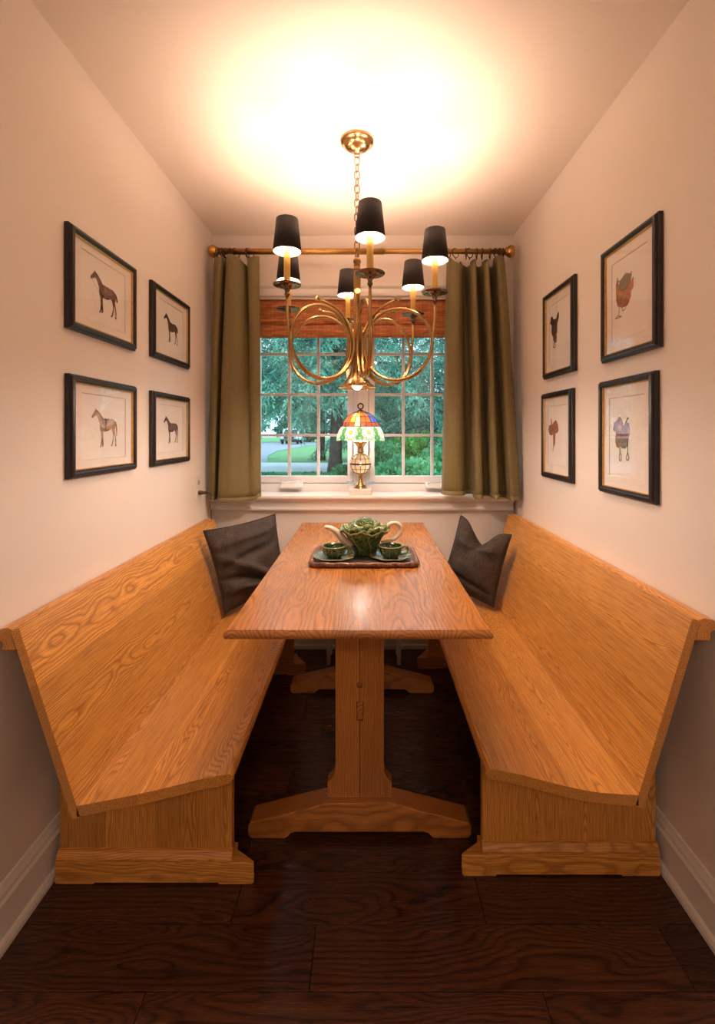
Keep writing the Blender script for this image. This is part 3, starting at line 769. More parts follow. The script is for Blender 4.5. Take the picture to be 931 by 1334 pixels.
def stroke(mb, pts, P, mat, w, k=0):
    mb.mat(mat)
    for (a, b) in zip(pts[:-1], pts[1:]):
        d = Vector((b[0] - a[0], b[1] - a[1])); n = Vector((-d.y, d.x)).normalized() * w / 2
        i = mb.addv([P(a[0] + n.x, a[1] + n.y, k), P(b[0] + n.x, b[1] + n.y, k), P(b[0] - n.x, b[1] - n.y, k), P(a[0] - n.x, a[1] - n.y, k)])
        mb.face([i, i + 1, i + 2, i + 3])
def horse(L, H, body, dark, tail, saddle=None, rein=True, dx=0.0, dz=-0.004):
    def art(mb, P):
        T = lambda pts: [(dx + (u - 0.5) * L, dz + (v - 0.5) * H) for u, v in pts]
        fill(mb, T(tail), P, dark, 0)
        fill(mb, T(HORSE), P, body, 1)
        fill(mb, T(MANE), P, dark, 2)
        fill(mb, T([(.005, .775), (.02, .82), (.055, .80), (.06, .76), (.03, .752)]), P, dark, 2)
        for leg in ([(.36, .23), (.43, .25), (.445, .08), (.42, .02), (.38, .02), (.40, .10), (.37, .08), (.33, .01), (.30, .0), (.34, .08)], [(.905, .22), (.955, .2), (.948, .077), (.972, .02), (.90, .02), (.922, .10)], [(.845, .2), (.812, .09), (.785, .026), (.725, .03), (.775, .09), (.815, .2)]):
            fill(mb, T(leg), P, dark, 2)
        fill(mb, T([(.33, .55), (.44, .50), (.56, .47), (.70, .48), (.66, .445), (.53, .415), (.44, .423), (.35, .44)]), P, dark, 2)
        if saddle is not None: fill(mb, T(SADDLE), P, saddle, 3)
        if rein: stroke(mb, T([(.06, .76), (.12, .68), (.20, .61), (.29, .56)]), P, dark, 0.0009, 3)
        stroke(mb, T([(.05, .86), (.10, .80), (.15, .93)]), P, dark, 0.0012, 3)
    return art
I_BR = ink('ink_brown', (0.16, 0.065, 0.035)); I_DK = ink('ink_dark_brown', (0.06, 0.022, 0.013)); I_TAN = ink('ink_tan', (0.50, 0.31, 0.18))
I_TD = ink('ink_tan_shadow', (0.26, 0.13, 0.075)); I_GR = ink('ink_grey_bay', (0.13, 0.085, 0.085)); I_GD = ink('ink_grey_dark', (0.05, 0.03, 0.03)); I_RED = ink('ink_saddle_brown', (0.15, 0.055, 0.045))
GL = 'horse prints on the left wall'; GR = 'saddle prints on the right wall'
picture('black framed print of a brown horse, upper print farthest from the left curtain', -1, 1.546, 1.747, 0.392, 0.32, GL, horse(0.160, 0.134, I_BR, I_DK, TAIL_S, I_TD))
picture('black framed print of a tan horse wearing a brown saddle, lower on left wall', -1, 1.548, 1.290, 0.392, 0.32, GL, horse(0.153, 0.132, I_TAN, I_TD, TAIL_L, I_RED, False))
picture('black framed print of a dark brown horse without saddle, upper one nearest the left curtain', -1, 2.073, 1.751, 0.392, 0.32, GL, horse(0.150, 0.128, I_DK, I_GD, TAIL_S))
picture('black framed print of a grey-bay horse, lower one nearest the left curtain', -1, 2.073, 1.288, 0.392, 0.32, GL, horse(0.155, 0.125, I_GR, I_GD, TAIL_L, I_TD))

def wallpt(px, py, plane=0.865):
    """photo pixel to (depth, height) on the right wall's paper plane"""
    y = F * plane / (px - VX)
    return y, EYE - (py - VY) * y / F
def saddle_art(yc_, zc, x0, y0, sc, shapes, strokes=()):
    def art(mb, P):
        def U(p):
            y, z = wallpt(x0 + p[0] / sc, y0 + p[1] / sc)
            return (-(y - yc_), z - zc)
        for k, (mt, pts) in enumerate(shapes): fill(mb, [U(p) for p in pts], P, mt, k * 0.5)
        for mt, w, pts in strokes: stroke(mb, [U(p) for p in pts], P, mt, w, 4)
    return art
I_OL = ink('ink_olive_grey', (0.20, 0.16, 0.095), 120); I_OR = ink('ink_leather_orange', (0.42, 0.16, 0.055), 60); I_RO = ink('ink_rose_brown', (0.30, 0.125, 0.085), 70)
I_PU = ink('ink_mauve_brown', (0.25, 0.135, 0.125), 90); I_LI = ink('ink_pale_leather', (0.50, 0.27, 0.17), 80)
picture('black framed print of an olive and orange side saddle, upper print on right wall', 1, 1.479, 1.723, 0.32, 0.40, GR,
    saddle_art(1.479, 1.723, 790, 340, 15.7, [
        (I_OR, [(190, 480), (205, 420), (240, 440), (250, 560), (300, 605), (400, 565), (480, 440), (540, 320), (550, 330), (548, 530), (490, 620), (495, 720), (440, 880), (410, 920), (330, 950), (270, 950), (220, 920), (195, 800)]),
        (I_RO, [(200, 700), (290, 720), (330, 780), (440, 760), (480, 740), (440, 880), (410, 920), (330, 950), (270, 950), (220, 920)]),
        (I_OL, [(245, 500), (275, 400), (330, 330), (390, 245), (490, 255), (503, 200), (518, 205), (505, 330), (480, 440), (400, 560), (300, 600), (245, 555)]),
        (I_OL, [(190, 480), (208, 430), (215, 350), (235, 350), (230, 400), (265, 400), (265, 430), (235, 440), (225, 500), (205, 515)])],
        [(I_DK, 0.0024, [(262, 955), (258, 1040), (248, 1120)]), (I_DK, 0.0026, [(310, 1135), (240, 1125), (180, 1180), (230, 1175), (300, 1135)]), (I_DK, 0.0022, [(322, 950), (335, 1025), (390, 975), (405, 925)]),
         (I_DK, 0.002, [(240, 580), (300, 605), (400, 565), (490, 430)])]))
picture('black framed print of a rose-brown saddle with two stirrups, lower on right wall', 1, 1.495, 1.256, 0.32, 0.40, GR,
    saddle_art(1.495, 1.256, 785, 530, 15.5, [
        (I_RO, [(205, 460), (225, 330), (290, 260), (310, 210), (350, 205), (390, 260), (415, 350), (410, 450), (370, 520), (365, 640), (360, 800), (320, 835), (275, 810), (250, 700), (265, 520)]),
        (I_PU, [(370, 520), (420, 370), (455, 330), (520, 320), (550, 440), (545, 530), (520, 640), (495, 800), (450, 850), (380, 830), (360, 800)]),
        (I_LI, [(310, 380), (350, 370), (385, 410), (370, 480), (330, 490), (305, 440)]),
        (I_LI, [(505, 400), (550, 440), (545, 530), (515, 640), (505, 560)]),
        (I_DK, [(440, 340), (480, 270), (490, 220), (520, 215), (525, 240), (500, 255), (485, 320)])],
        [(I_DK, 0.0045, [(345, 830), (355, 960)]), (I_DK, 0.003, [(340, 950), (335, 1060), (355, 1095), (380, 1065), (372, 950)]), (I_DK, 0.004, [(512, 640), (505, 920)]),
         (I_DK, 0.0032, [(505, 920), (475, 1030), (485, 1070), (515, 1078), (538, 1040), (505, 920)]), (I_DK, 0.0014, [(265, 520), (330, 500), (370, 520)])]))
picture('black framed print of a dark brown stock saddle, upper one nearest the right curtain', 1, 2.016, 1.728, 0.32, 0.40, GR,
    saddle_art(2.016, 1.728, 705, 390, 6.343, [
        (I_DK, [(72, 200), (78, 150), (90, 138), (100, 165), (120, 160), (135, 110), (145, 100), (145, 150), (132, 200), (130, 280), (110, 300), (90, 305), (82, 270), (85, 220)]),
        (I_BR, [(95, 300), (128, 290), (126, 355), (112, 360), (98, 340)])],
        [(I_DK, 0.004, [(108, 300), (106, 365)]), (I_DK, 0.004, [(106, 360), (98, 390), (108, 402), (118, 390), (110, 360)])]))
picture('black framed print of a tan saddle with one strap, lower one nearest right curtain', 1, 2.034, 1.258, 0.32, 0.40, GR,
    saddle_art(2.034, 1.258, 705, 390, 6.343, [
        (I_RO, [(58, 1080), (65, 1040), (80, 1035), (76, 985), (84, 985), (90, 1035), (105, 1010), (120, 995), (135, 1030), (142, 1085), (130, 1105), (105, 1110), (85, 1125), (70, 1120)]),
        (I_RO, [(96, 1105), (116, 1105), (114, 1190), (104, 1220), (98, 1200)])],
        [(I_DK, 0.004, [(103, 1200), (100, 1235)]), (I_TD, 0.006, [(97, 1235), (98, 1255)])]))

# ------------------------------------------------------------------ chandelier
CX, CY = -0.037, 1.797
ch = thing('chandelier', 'brass horn-shaped chandelier with six black shades above the table', 'chandelier', (CX, CY, 2.44))
can = [(0.0005, 0.0), (0.062, 0.0), (0.0675, -0.004), (0.067, -0.010), (0.058, -0.014), (0.054, -0.018), (0.050, -0.026), (0.036, -0.034), (0.026, -0.036), (0.022, -0.040), (0.012, -0.044), (0.010, -0.052), (0.0005, -0.053)]
MB().mat(BRASS).lathe(can, (CX, CY, 2.44), 36).build('canopy', ch)
MB().mat(BRASS).tube([(CX + 0.010 * math.cos(a), CY, 2.380 + 0.010 * math.sin(a)) for a in np.linspace(0, 2 * PI, 17)[:-1]], 0.0028, 6, closed=True).build('canopy_loop', ch)
def link_mesh(cx, cy, cz, L, W, wire, rot):
    pts = []
    r = W / 2
    for k in range(10):
        a = PI * k / 9; pts.append((r * math.cos(a), L / 2 - r + r * math.sin(a)))
    for k in range(10):
        a = PI + PI * k / 9; pts.append((r * math.cos(a), -(L / 2 - r) + r * math.sin(a)))
    return MB().mat(BRASSD).tube([(cx + a * math.cos(rot), cy + a * math.sin(rot), cz + b) for a, b in pts], wire, 6, closed=True)
nl = 14; z_hi, z_lo = 2.357, 1.992
for k in range(nl):
    link_mesh(CX, CY, z_hi - (z_hi - z_lo) * k / (nl - 1), 0.0345, 0.019, 0.0024, (PI / 2 + 0.3) * (k % 2) + 0.15).build('chain_link', ch)
colr = [(0.0005, 1.974), (0.006, 1.972), (0.0135, 1.964), (0.0155, 1.960), (0.0155, 1.952), (0.0125, 1.949), (0.0125, 1.930), (0.016, 1.924), (0.016, 1.918), (0.0005, 1.917)]
MB().mat(BRASSD).lathe(colr, (CX, CY, 0), 20).build('collar', ch)
MB().mat(BRASSD).tube([(CX + 0.007 * math.cos(a), CY, 1.977 + 0.007 * math.sin(a)) for a in np.linspace(0, 2 * PI, 13)[:-1]], 0.0022, 6, closed=True).build('top_loop', ch)
body = [(0.0145, 1.917), (0.0145, 1.75), (0.0145, 1.62), (0.0155, 1.585), (0.018, 1.555), (0.023, 1.53), (0.030, 1.508), (0.040, 1.486), (0.055, 1.467), (0.070, 1.4565), (0.0765, 1.4535), (0.0785, 1.451), (0.0775, 1.4495), (0.069, 1.454), (0.053, 1.464), (0.038, 1.483), (0.028, 1.506), (0.020, 1.53), (0.012, 1.56)]
MB().mat(BRASS).lathe(body, (CX, CY, 0), 32).build('horn_body', ch)
bulb_area = 4 * PI * 0.0165 ** 2
E_BULB = emit('candle_bulb_glow', BULB_COL, BULB_W / (PI * bulb_area))
E_BELL = emit('bell_bulb_glow', BELL_COL, BELL_W / (PI * 4 * PI * 0.020 ** 2))
bb = MB().mat(E_BELL).sphere((CX, CY, 1.463), 0.020, 14, 10).build('bell_bulb', ch)
def arc(c, R, a0, a1, n): return [(c[0] + R * math.cos(a0 + (a1 - a0) * k / n), c[1] + R * math.sin(a0 + (a1 - a0) * k / n)) for k in range(n + 1)]
RA = 0.315
HB = 1.796
def make_arm():
    # built along +x from the chandelier's axis, then turned about it
    cc = (0.166, 1.612); R = 0.138
    pts = [(RA, HB - 0.02), (RA, HB - 0.07), (RA - 0.003, 1.68), (RA - 0.008, 1.63)]
    pts += arc(cc, R, -0.15, -PI * 2 - PI - 0.05, 54)
    tail = catmull([pts[-1], (0.035, 1.665), (0.058, 1.715), (0.103, 1.757), (0.168, 1.779)], 5)[1:]
    pts += tail
    n = len(pts); path = []; rad = []
    for k, (r, h) in enumerate(pts):
        s = k / (n - 1)
        off = 0.0 if s < 0.1 else (s - 0.1) * 0.045 - 0.012 * min(1, (s - 0.1) * 5)
        if k > n - len(tail) - 1: off += -0.050 * ((k - (n - len(tail) - 1)) / len(tail)) ** 1.3
        path.append((CX + r, CY + off, h))
        rad.append(0.0054 if s < 0.12 else 0.0063 - 0.0014 * max(0, (s - 0.6) / 0.4))
    m = MB().mat(BRASS).tube(path, rad, 10)
    arm = m.build('arm', ch, origin=(CX, CY, 1.61))
    e = Vector(path[-1]); dr = (Vector(path[-1]) - Vector(path[-3])).normalized()
    fl = [e + dr * t for t in (-0.004, 0.002, 0.006, 0.009, 0.011)]
    MB().mat(BRASS).tube(fl, [0.005, 0.0058, 0.0085, 0.0115, 0.011], 12).build('mouthpiece', arm)
    x = CX + RA
    dish = [(0.0005, HB - 0.038), (0.0075, HB - 0.038), (0.010, HB - 0.032), (0.007, HB - 0.026), (0.009, HB - 0.018), (0.017, HB - 0.009), (0.032, HB - 0.004), (0.049, HB), (0.050, HB + 0.002), (0.048, HB + 0.0028), (0.032, HB - 0.001), (0.014, HB + 0.001), (0.0005, HB + 0.002)]
    MB().mat(DISH).lathe(dish, (x, CY, 0), 28).build('drip_dish', arm)
    MB().mat(CANDLE).lathe([(0.0005, HB + 0.002), (0.0115, HB + 0.002), (0.0115, HB + 0.143), (0.009, HB + 0.146), (0.0005, HB + 0.146)], (x, CY, 0), 16).build('candle', arm)
    zb, zt = 1.914, 2.030
    sh = MB().mat(SHADE_OUT)
    sh.lathe([(0.0510, zb), (0.0385, zt)], (x, CY, 0), 32)
    sh.lathe([(0.0510, zb), (0.0498, zb)], (x, CY, 0), 32); sh.lathe([(0.0385, zt), (0.0373, zt)], (x, CY, 0), 32)
    sh.mat(SHADE_IN).lathe([(0.0498, zb), (0.0373, zt)], (x, CY, 0), 32)
    so = sh.build('shade', arm)
    MB().mat(BRASSD).tube([(x + 0.0372 * math.cos(a), CY + 0.0372 * math.sin(a), zt - 0.004) for a in np.linspace(0, 2 * PI, 25)[:-1]], 0.0012, 5, closed=True).build('shade_ring', arm)
    bulb = [(0.0005, HB + 0.146), (0.009, HB + 0.147), (0.013, HB + 0.160), (0.0145, HB + 0.176), (0.0135, HB + 0.198), (0.010, HB + 0.214), (0.005, HB + 0.226), (0.0005, HB + 0.231)]
    MB().mat(E_BULB).lathe(bulb, (x, CY, 0), 14).build('bulb', arm)
    return arm
arm0 = make_arm()
for k in range(6):
    a = arm0 if k == 0 else copy_tree(arm0, ch)
    a.rotation_euler = (0, 0, math.radians(-81 + 60 * k))

# ------------------------------------------------------------------ stained glass lamp on the sill
LX, LY, LZ = -0.034, 2.655, 0.912
lamp = thing('table_lamp', 'small stained glass lamp with white daisies on the window sill', 'lamp', (LX, LY, LZ))
bx('plinth', lamp, MARBLE, LX - 0.065, LX + 0.065, LY - 0.06, LY + 0.06, LZ, LZ + 0.032, 0.003)
foot = [(0.0005, 0.032), (0.040, 0.032), (0.040, 0.036), (0.034, 0.043), (0.036, 0.048), (0.027, 0.056), (0.018, 0.066), (0.0135, 0.08), (0.0115, 0.095), (0.0125, 0.104), (0.016, 0.109), (0.016, 0.113), (0.0005, 0.114)]
MB().mat(BRASS).lathe(foot, (LX, LY, LZ), 24).build('foot', lamp)
GZ, GRr = 0.1755, 0.0615
gl = MB()
for i in range(12):
    for j in range(6):
        a0, a1 = 2 * PI * (i + 0.07) / 12, 2 * PI * (i + 0.93) / 12
        b0, b1 = -PI / 2 + PI * (j + 0.08) / 6, -PI / 2 + PI * (j + 0.92) / 6
        gl.mat([G_BEIGE, G_CREAM, G_SAND, G_BEIGE, G_WHITE][(i * 3 + j * 2) % 5])
        rows = [[(LX + GRr * math.cos(b) * math.cos(a), LY + GRr * math.cos(b) * math.sin(a), LZ + GZ + GRr * math.sin(b)) for a in (a0, (a0 + a1) / 2, a1)] for b in (b0, (b0 + b1) / 2, b1)]
        gl.grid(rows)
glo = gl.build('globe', lamp)
lm = MB().mat(LEAD)
for i in range(12):
    a = 2 * PI * i / 12
    lm.tube([(LX + GRr * math.cos(b) * math.cos(a), LY + GRr * math.cos(b) * math.sin(a), LZ + GZ + GRr * math.sin(b)) for b in np.linspace(-1.45, 1.45, 11)], 0.0017, 5)
for j in (1, 2, 4, 5):
    b = -PI / 2 + PI * j / 6
    lm.tube([(LX + GRr * math.cos(b) * math.cos(a), LY + GRr * math.cos(b) * math.sin(a), LZ + GZ + GRr * math.sin(b)) for a in np.linspace(0, 2 * PI, 25)[:-1]], 0.0015, 5, closed=True)
lm.lathe([(GRr + 0.0005, -0.005), (GRr + 0.002, -0.004), (GRr + 0.002, 0.004), (GRr + 0.0005, 0.005)], (LX, LY, LZ + GZ), 32)
lm.build('leading', glo)
urn = [(0.0005, 0.236), (0.010, 0.236), (0.020, 0.241), (0.021, 0.246), (0.0185, 0.252), (0.0185, 0.275), (0.023, 0.281), (0.030, 0.292), (0.040, 0.300), (0.040, 0.305), (0.026, 0.306), (0.010, 0.312), (0.008, 0.325), (0.0005, 0.326)]
MB().mat(BRASS).lathe(urn, (LX, LY, LZ), 20).build('urn', lamp)
DP = [(0.012, 0.487), (0.040, 0.479), (0.066, 0.466), (0.088, 0.445), (0.104, 0.418), (0.112, 0.397), (0.124, 0.380), (0.134, 0.358), (0.141, 0.335), (0.1435, 0.312)]
def dome(tu):    # tu 0..1 from crown to rim
    t = tu * (len(DP) - 1); i = min(int(t), len(DP) - 2); f = t - i
    return DP[i][0] * (1 - f) + DP[i + 1][0] * f, DP[i][1] * (1 - f) + DP[i + 1][1] * f
def dpt(a, tu, off=0.0):
    r, z = dome(tu); return (LX + (r + off) * math.cos(a), LY + (r + off) * math.sin(a), LZ + z + off * 0.4)
NS = 20
cols = [[G_YEL, G_YEL, G_CREAM, G_CREAM], [G_ORG, G_CREAM, G_YEL, G_ORG], [G_ORG, G_ORG, G_ORG, G_RED], [G_RED, G_BLUE, G_BLUE, G_RED], [G_BLUE, G_BLUE, G_BLUE, G_RED]]
sh = MB()
brk = [0.0, 0.16, 0.30, 0.44, 0.565]
for i in range(NS):
    pat = cols[[3, 2, 1, 0, 1, 2, 3, 4, 4, 4, 3, 2, 2, 1, 0, 2, 2, 4, 4, 4][i]]
    for j in range(4):
        a0, a1 = 2 * PI * (i + 0.05) / NS, 2 * PI * (i + 0.95) / NS
        t0, t1 = brk[j] + 0.006, brk[j + 1] - 0.006
        sh.mat(pat[j]); sh.grid([[dpt(a, t) for a in (a0, (a0 + a1) / 2, a1)] for t in (t0, (t0 + t1) / 2, t1)])
sho = sh.build('shade_glass', lamp)
lm = MB().mat(LEAD)
for i in range(NS):
    a = 2 * PI * i / NS
    lm.tube([dpt(a, t, 0.0004) for t in np.linspace(0.0, 0.565, 8)], 0.0021, 5)
for t in brk:
    lm.tube([dpt(2 * PI * i / 40, t, 0.0004) for i in range(40)], 0.0019, 5, closed=True)
lm.build('leading', sho)
# daisy band: one surface cut into petals, eyes, leaves and filler with lead between them
NA, NTT, ND = 640, 48, 8
A0 = -PI / 2 + math.radians(-24)
cells = {}
for i in range(NA):
    for j in range(NTT):
        a_ = 2 * PI * (i + 0.5) / NA; t_ = 0.565 + 0.435 * (j + 0.5) / NTT
        d = int(round((a_ - A0) / (2 * PI / ND))) % ND
        da_ = (a_ - A0 - d * 2 * PI / ND + PI) % (2 * PI) - PI
        u = da_ * 0.131; v = (0.765 - t_) * 0.19
        r_p = math.hypot(u, v); th = math.atan2(v, u)
        key, mt = ('band', -1), G_CLEAR
        if r_p < 0.0098: key, mt = ('daisy', d), G_YEL
        elif r_p < 0.0120: mt = LEAD
        elif r_p < 0.0395:
            k = (th / (2 * PI / 12)) % 1.0 - 0.5
            w = 0.0080 * math.sin(PI * min(1, (r_p - 0.004) / 0.0365) ** 0.9) * 1.05
            across = abs(k) * (2 * PI / 12) * r_p
            if across < w - 0.0013: key, mt = ('daisy', d), G_WHITE
            elif across < w + 0.0012: mt = LEAD
            else: mt = G_CLEAR
        else:
            um = abs(u) - 0.0514
            mt = G_CLEAR
            for (lu, lv, lth, hl, hw) in ((0.0, 0.036, 1.3, 0.012, 0.0065), (-0.006, 0.017, 0.5, 0.015, 0.0072), (-0.004, -0.002, 2.5, 0.016, 0.0078), (-0.006, -0.021, 0.5, 0.016, 0.0078), (-0.008, -0.038, 2.6, 0.014, 0.0070)):
                du, dv = um - lu, v - lv
                p_ = du * math.cos(lth) + dv * math.sin(lth); q_ = -du * math.sin(lth) + dv * math.cos(lth)
                w_ = hw * (1 - (p_ / hl) ** 2) if abs(p_) < hl else -1
                if abs(q_) < w_ - 0.0016: mt = G_GREEN; break
                if abs(q_) < w_ + 0.0006: mt = LEAD
        if j == 0 : mt, key = LEAD, ('band', -1)
        cells.setdefault(key, []).append((i, j, mt))
for (nm, d), cl in sorted(cells.items(), key=lambda x: str(x[0])):
    mb = MB()
    for i, j, mt in cl:
        a0, a1 = 2 * PI * i / NA, 2 * PI * (i + 1) / NA
        t0, t1 = 0.565 + 0.435 * j / NTT, 0.565 + 0.435 * (j + 1) / NTT
        # scalloped lower edge
        sc = lambda a, t: (t - 0.565) * (0.94 + 0.06 * abs(math.cos((a - A0) * ND / 2))) + 0.565
        mb.mat(mt); b = mb.addv([dpt(a0, sc(a0, t0)), dpt(a1, sc(a1, t0)), dpt(a1, sc(a1, t1)), dpt(a0, sc(a0, t1))]); mb.face([b, b + 1, b + 2, b + 3], True)
    mb.build('daisy' if nm == 'daisy' else 'leaf_band', sho)
fin = MB().mat(BRONZE)
fin.lathe([(0.0005, 0.484), (0.020, 0.486), (0.016, 0.492), (0.007, 0.496), (0.0055, 0.503), (0.0005, 0.504)], (LX, LY, LZ), 16)
fin.tube([(LX + 0.0155 * math.cos(a), LY, LZ + 0.516 + 0.0155 * math.sin(a)) for a in np.linspace(0, 2 * PI, 21)[:-1]], 0.0042, 8, closed=True)
fin.build('finial', lamp)
E_LAMP = emit('lamp_bulb_glow', (1.0, 0.88, 0.76), LAMP_W / (PI * 4 * PI * 0.022 ** 2))
MB().mat(E_LAMP).sphere((LX, LY, LZ + 0.372), 0.022, 12, 8).build('bulb', lamp)
E_GLOBE = emit('globe_bulb_glow', (1.0, 0.80, 0.62), 0.15 / (PI * 4 * PI * 0.012 ** 2))
MB().mat(E_GLOBE).sphere((LX, LY, LZ + GZ), 0.012, 10, 8).build('globe_bulb', lamp)

# ------------------------------------------------------------------ outlet and plug on the left wall
ol = thing('wall_outlet', 'cream outlet plate on the left wall beside the curtain hem', 'outlet', (WL, 2.42, 0.915))
bx('plate', ol, WHITEP, WL + 0.0002, WL + 0.006, 2.385, 2.455, 0.918, 1.033, 0.002)
for z in (0.948, 1.003):
    MB().mat(CREAM).prism([(2.42 + 0.016 * math.cos(a), z + 0.014 * math.sin(a)) for a in np.linspace(0, 2 * PI, 17)[:-1]], YZ, WL + 0.0062, WL + 0.0075).build('socket', ol)
pg = thing('power_plug', 'brown plug with thin cord in the outlet under the left curtain', 'plug', (WL + 0.03, 2.42, 0.948))
MB().mat(BROWNP).tube([(WL + 0.0078, 2.42, 0.948), (WL + 0.016, 2.42, 0.948), (WL + 0.03, 2.422, 0.948), (WL + 0.045, 2.43, 0.947)], [0.011, 0.012, 0.009, 0.006], 10).build('plug_body', pg)
MB().mat(BROWNP).tube(catmull([(WL + 0.045, 2.43, 0.947), (WL + 0.058, 2.45, 0.935), (WL + 0.05, 2.48, 0.90), (WL + 0.03, 2.52, 0.87), (WL + 0.025, 2.56, 0.80), (WL + 0.02, 2.60, 0.60), (WL + 0.02, 2.61, 0.3), (WL + 0.03, 2.60, 0.004)], 6), 0.0022, 6).build('cord', pg)

# ------------------------------------------------------------------ pillows
def pillow(label, A, B, Cc, D, thick, wrinkles, dent=None, seed=0):
    A, B, Cc, D = map(Vector, (A, B, Cc, D))
    N = 36
    nrm = (B - A).cross(D - A).normalized()
    if nrm.y > 0: nrm = -nrm
    m = MB().mat(PILLOW)
    def P(u, v, s):
        # u across, v down, both 0..1; edges sag between the four pinched corners
        uu, vv = 2 * u - 1, 2 * v - 1
        pu = uu * (1 - 0.055 * (1 - vv * vv)) ; pv = vv * (1 - 0.055 * (1 - uu * uu))
        a, b = (pu + 1) / 2, (pv + 1) / 2
        p = A * (1 - a) * (1 - b) + B * a * (1 - b) + Cc * a * b + D * (1 - a) * b
        prof = (max(0.0, 1 - uu ** 4) ** 0.75) * (max(0.0, 1 - vv ** 4) ** 0.75)
        prof *= 0.45 + 0.55 * (1 - 0.5 * (uu * uu + vv * vv))
        t = thick / 2 * prof
        if s > 0:
            for (u0, v0, ang, amp, wid) in wrinkles:
                dd = (u - u0) * math.sin(ang) + (v - v0) * math.cos(ang) + 0.03 * math.sin(5 * u)
                t += 2.0 * amp * math.exp(-(dd / wid) ** 2) * prof
        t += 0.010 * prof * mnoise.noise(Vector((u * 4 + seed, v * 4, s)))
        q = p + nrm * t * s
        if dent:
            u0, wd, dep = dent
            f = math.exp(-((u - u0) / wd) ** 2) * max(0.0, 1 - v / 0.42) ** 1.6
            q = q + (D - A).normalized() * dep * f
            if s > 0: q = q - nrm * 0.05 * math.exp(-((u - u0) / (wd * 0.5)) ** 2) * math.exp(-((v - 0.24) / 0.16) ** 2)
        return tuple(q)
    for s in (1, -1):
        m.grid([[P(i / N, j / N, s) for i in range(N + 1)] for j in range(N + 1)])
    root = thing('throw_pillow', label, 'pillow', tuple((Cc + D) / 2), 'charcoal pillows on the benches')
    m.build('cushion', root)
    edge = [P(i / N, 0, 1) for i in range(N)] + [P(1, i / N, 1) for i in range(N)] + [P(1 - i / N, 1, 1) for i in range(N)] + [P(0, 1 - i / N, 1) for i in range(N)]
    MB().mat(PILLOW).tube(edge, 0.0028, 6, closed=True).build('seam', root)
    return root
pillow('charcoal square pillow slumped diagonally on the left bench', (-0.795, 2.19, 0.792), (-0.498, 2.45, 0.828), (-0.43, 2.44, 0.435), (-0.690, 2.185, 0.392), 0.15,
       [(0.3, 0.20, 0.15, 0.014, 0.05), (0.45, 0.60, -0.5, 0.012, 0.05), (0.3, 0.80, -0.15, 0.016, 0.045), (0.5, 0.40, 0.25, -0.010, 0.05), (0.35, 0.70, -0.25, -0.014, 0.04)], seed=2)
pillow('charcoal pillow with a deep chop in its top edge, on the right bench', (0.515, 2.45, 0.822), (0.728, 2.25, 0.760), (0.634, 2.235, 0.402), (0.40, 2.44, 0.44), 0.17,
       [(0.5, 0.80, -0.05, -0.016, 0.03), (0.4, 0.30, 0.1, 0.008, 0.06)], dent=(0.50, 0.22, 0.105), seed=9)

# ------------------------------------------------------------------ tea set on a carved tray
def rrect(x0, x1, y0, y1, r, n=6):
    out = []
    for cx, cy, a0 in ((x1 - r, y1 - r, 0), (x0 + r, y1 - r, PI / 2), (x0 + r, y0 + r, PI), (x1 - r, y0 + r, 3 * PI / 2)):
        for k in range(n + 1):
            a = a0 + PI / 2 * k / n; out.append((cx + r * math.cos(a), cy + r * math.sin(a)))
    return out
tx0, tx1, ty0, ty1 = -0.226, 0.208, 1.722, 2.0
tray = thing('serving_tray', 'brown carved tray with rounded corners on the table', 'tray', (-0.009, 1.86, TZ))
def tray_ring(ins, z): return [(x, y, z) for x, y in rrect(tx0 + ins, tx1 - ins, ty0 + ins, ty1 - ins, max(0.006, 0.042 - ins))]
m = MB().mat(TRAYI)
rows = [tray_ring(i, TZ + z) for i, z in ((0.012, 0.0002), (0.012, 0.0065), (0.04, 0.0075))]
m.grid(rows, closed_u=True, smooth=False); n = len(rows[0]); m.face(list(range(n))[::-1]); m.face([2 * n + k for k in range(n)])
m.build('tray_bed', tray)
m = MB().mat(TRAYR)
NP = 160
def ring_lumpy(ins, z, amp):
    base = rrect(tx0 + ins, tx1 - ins, ty0 + ins, ty1 - ins, max(0.008, 0.042 - ins), 14)
    pts = []
    L = [0]
    for k in range(len(base)): L.append(L[-1] + math.dist(base[k], base[(k + 1) % len(base)]))
    for k in range(NP):
        d = L[-1] * k / NP
        j = max(i for i in range(len(base)) if L[i] <= d); f = (d - L[j]) / max(1e-6, L[j + 1] - L[j])
        p, q = base[j], base[(j + 1) % len(base)]
        x, y = p[0] * (1 - f) + q[0] * f, p[1] * (1 - f) + q[1] * f
        pts.append((x, y, TZ + z + amp * math.sin(k * 2 * PI / 8) + amp * 0.6 * mnoise.noise(Vector((x * 40, y * 40, 1)))))
    return pts
rows = [ring_lumpy(i, z, am) for i, z, am in ((0.008, 0.0005, 0), (0.001, 0.006, 0), (-0.002, 0.013, 0.0005), (0.001, 0.019, 0.0012), (0.007, 0.0215, 0.0014), (0.012, 0.019, 0.001), (0.018, 0.011, 0.0004), (0.021, 0.0072, 0))]
m.grid(rows, closed_u=True); m.build('carved_rim', tray)

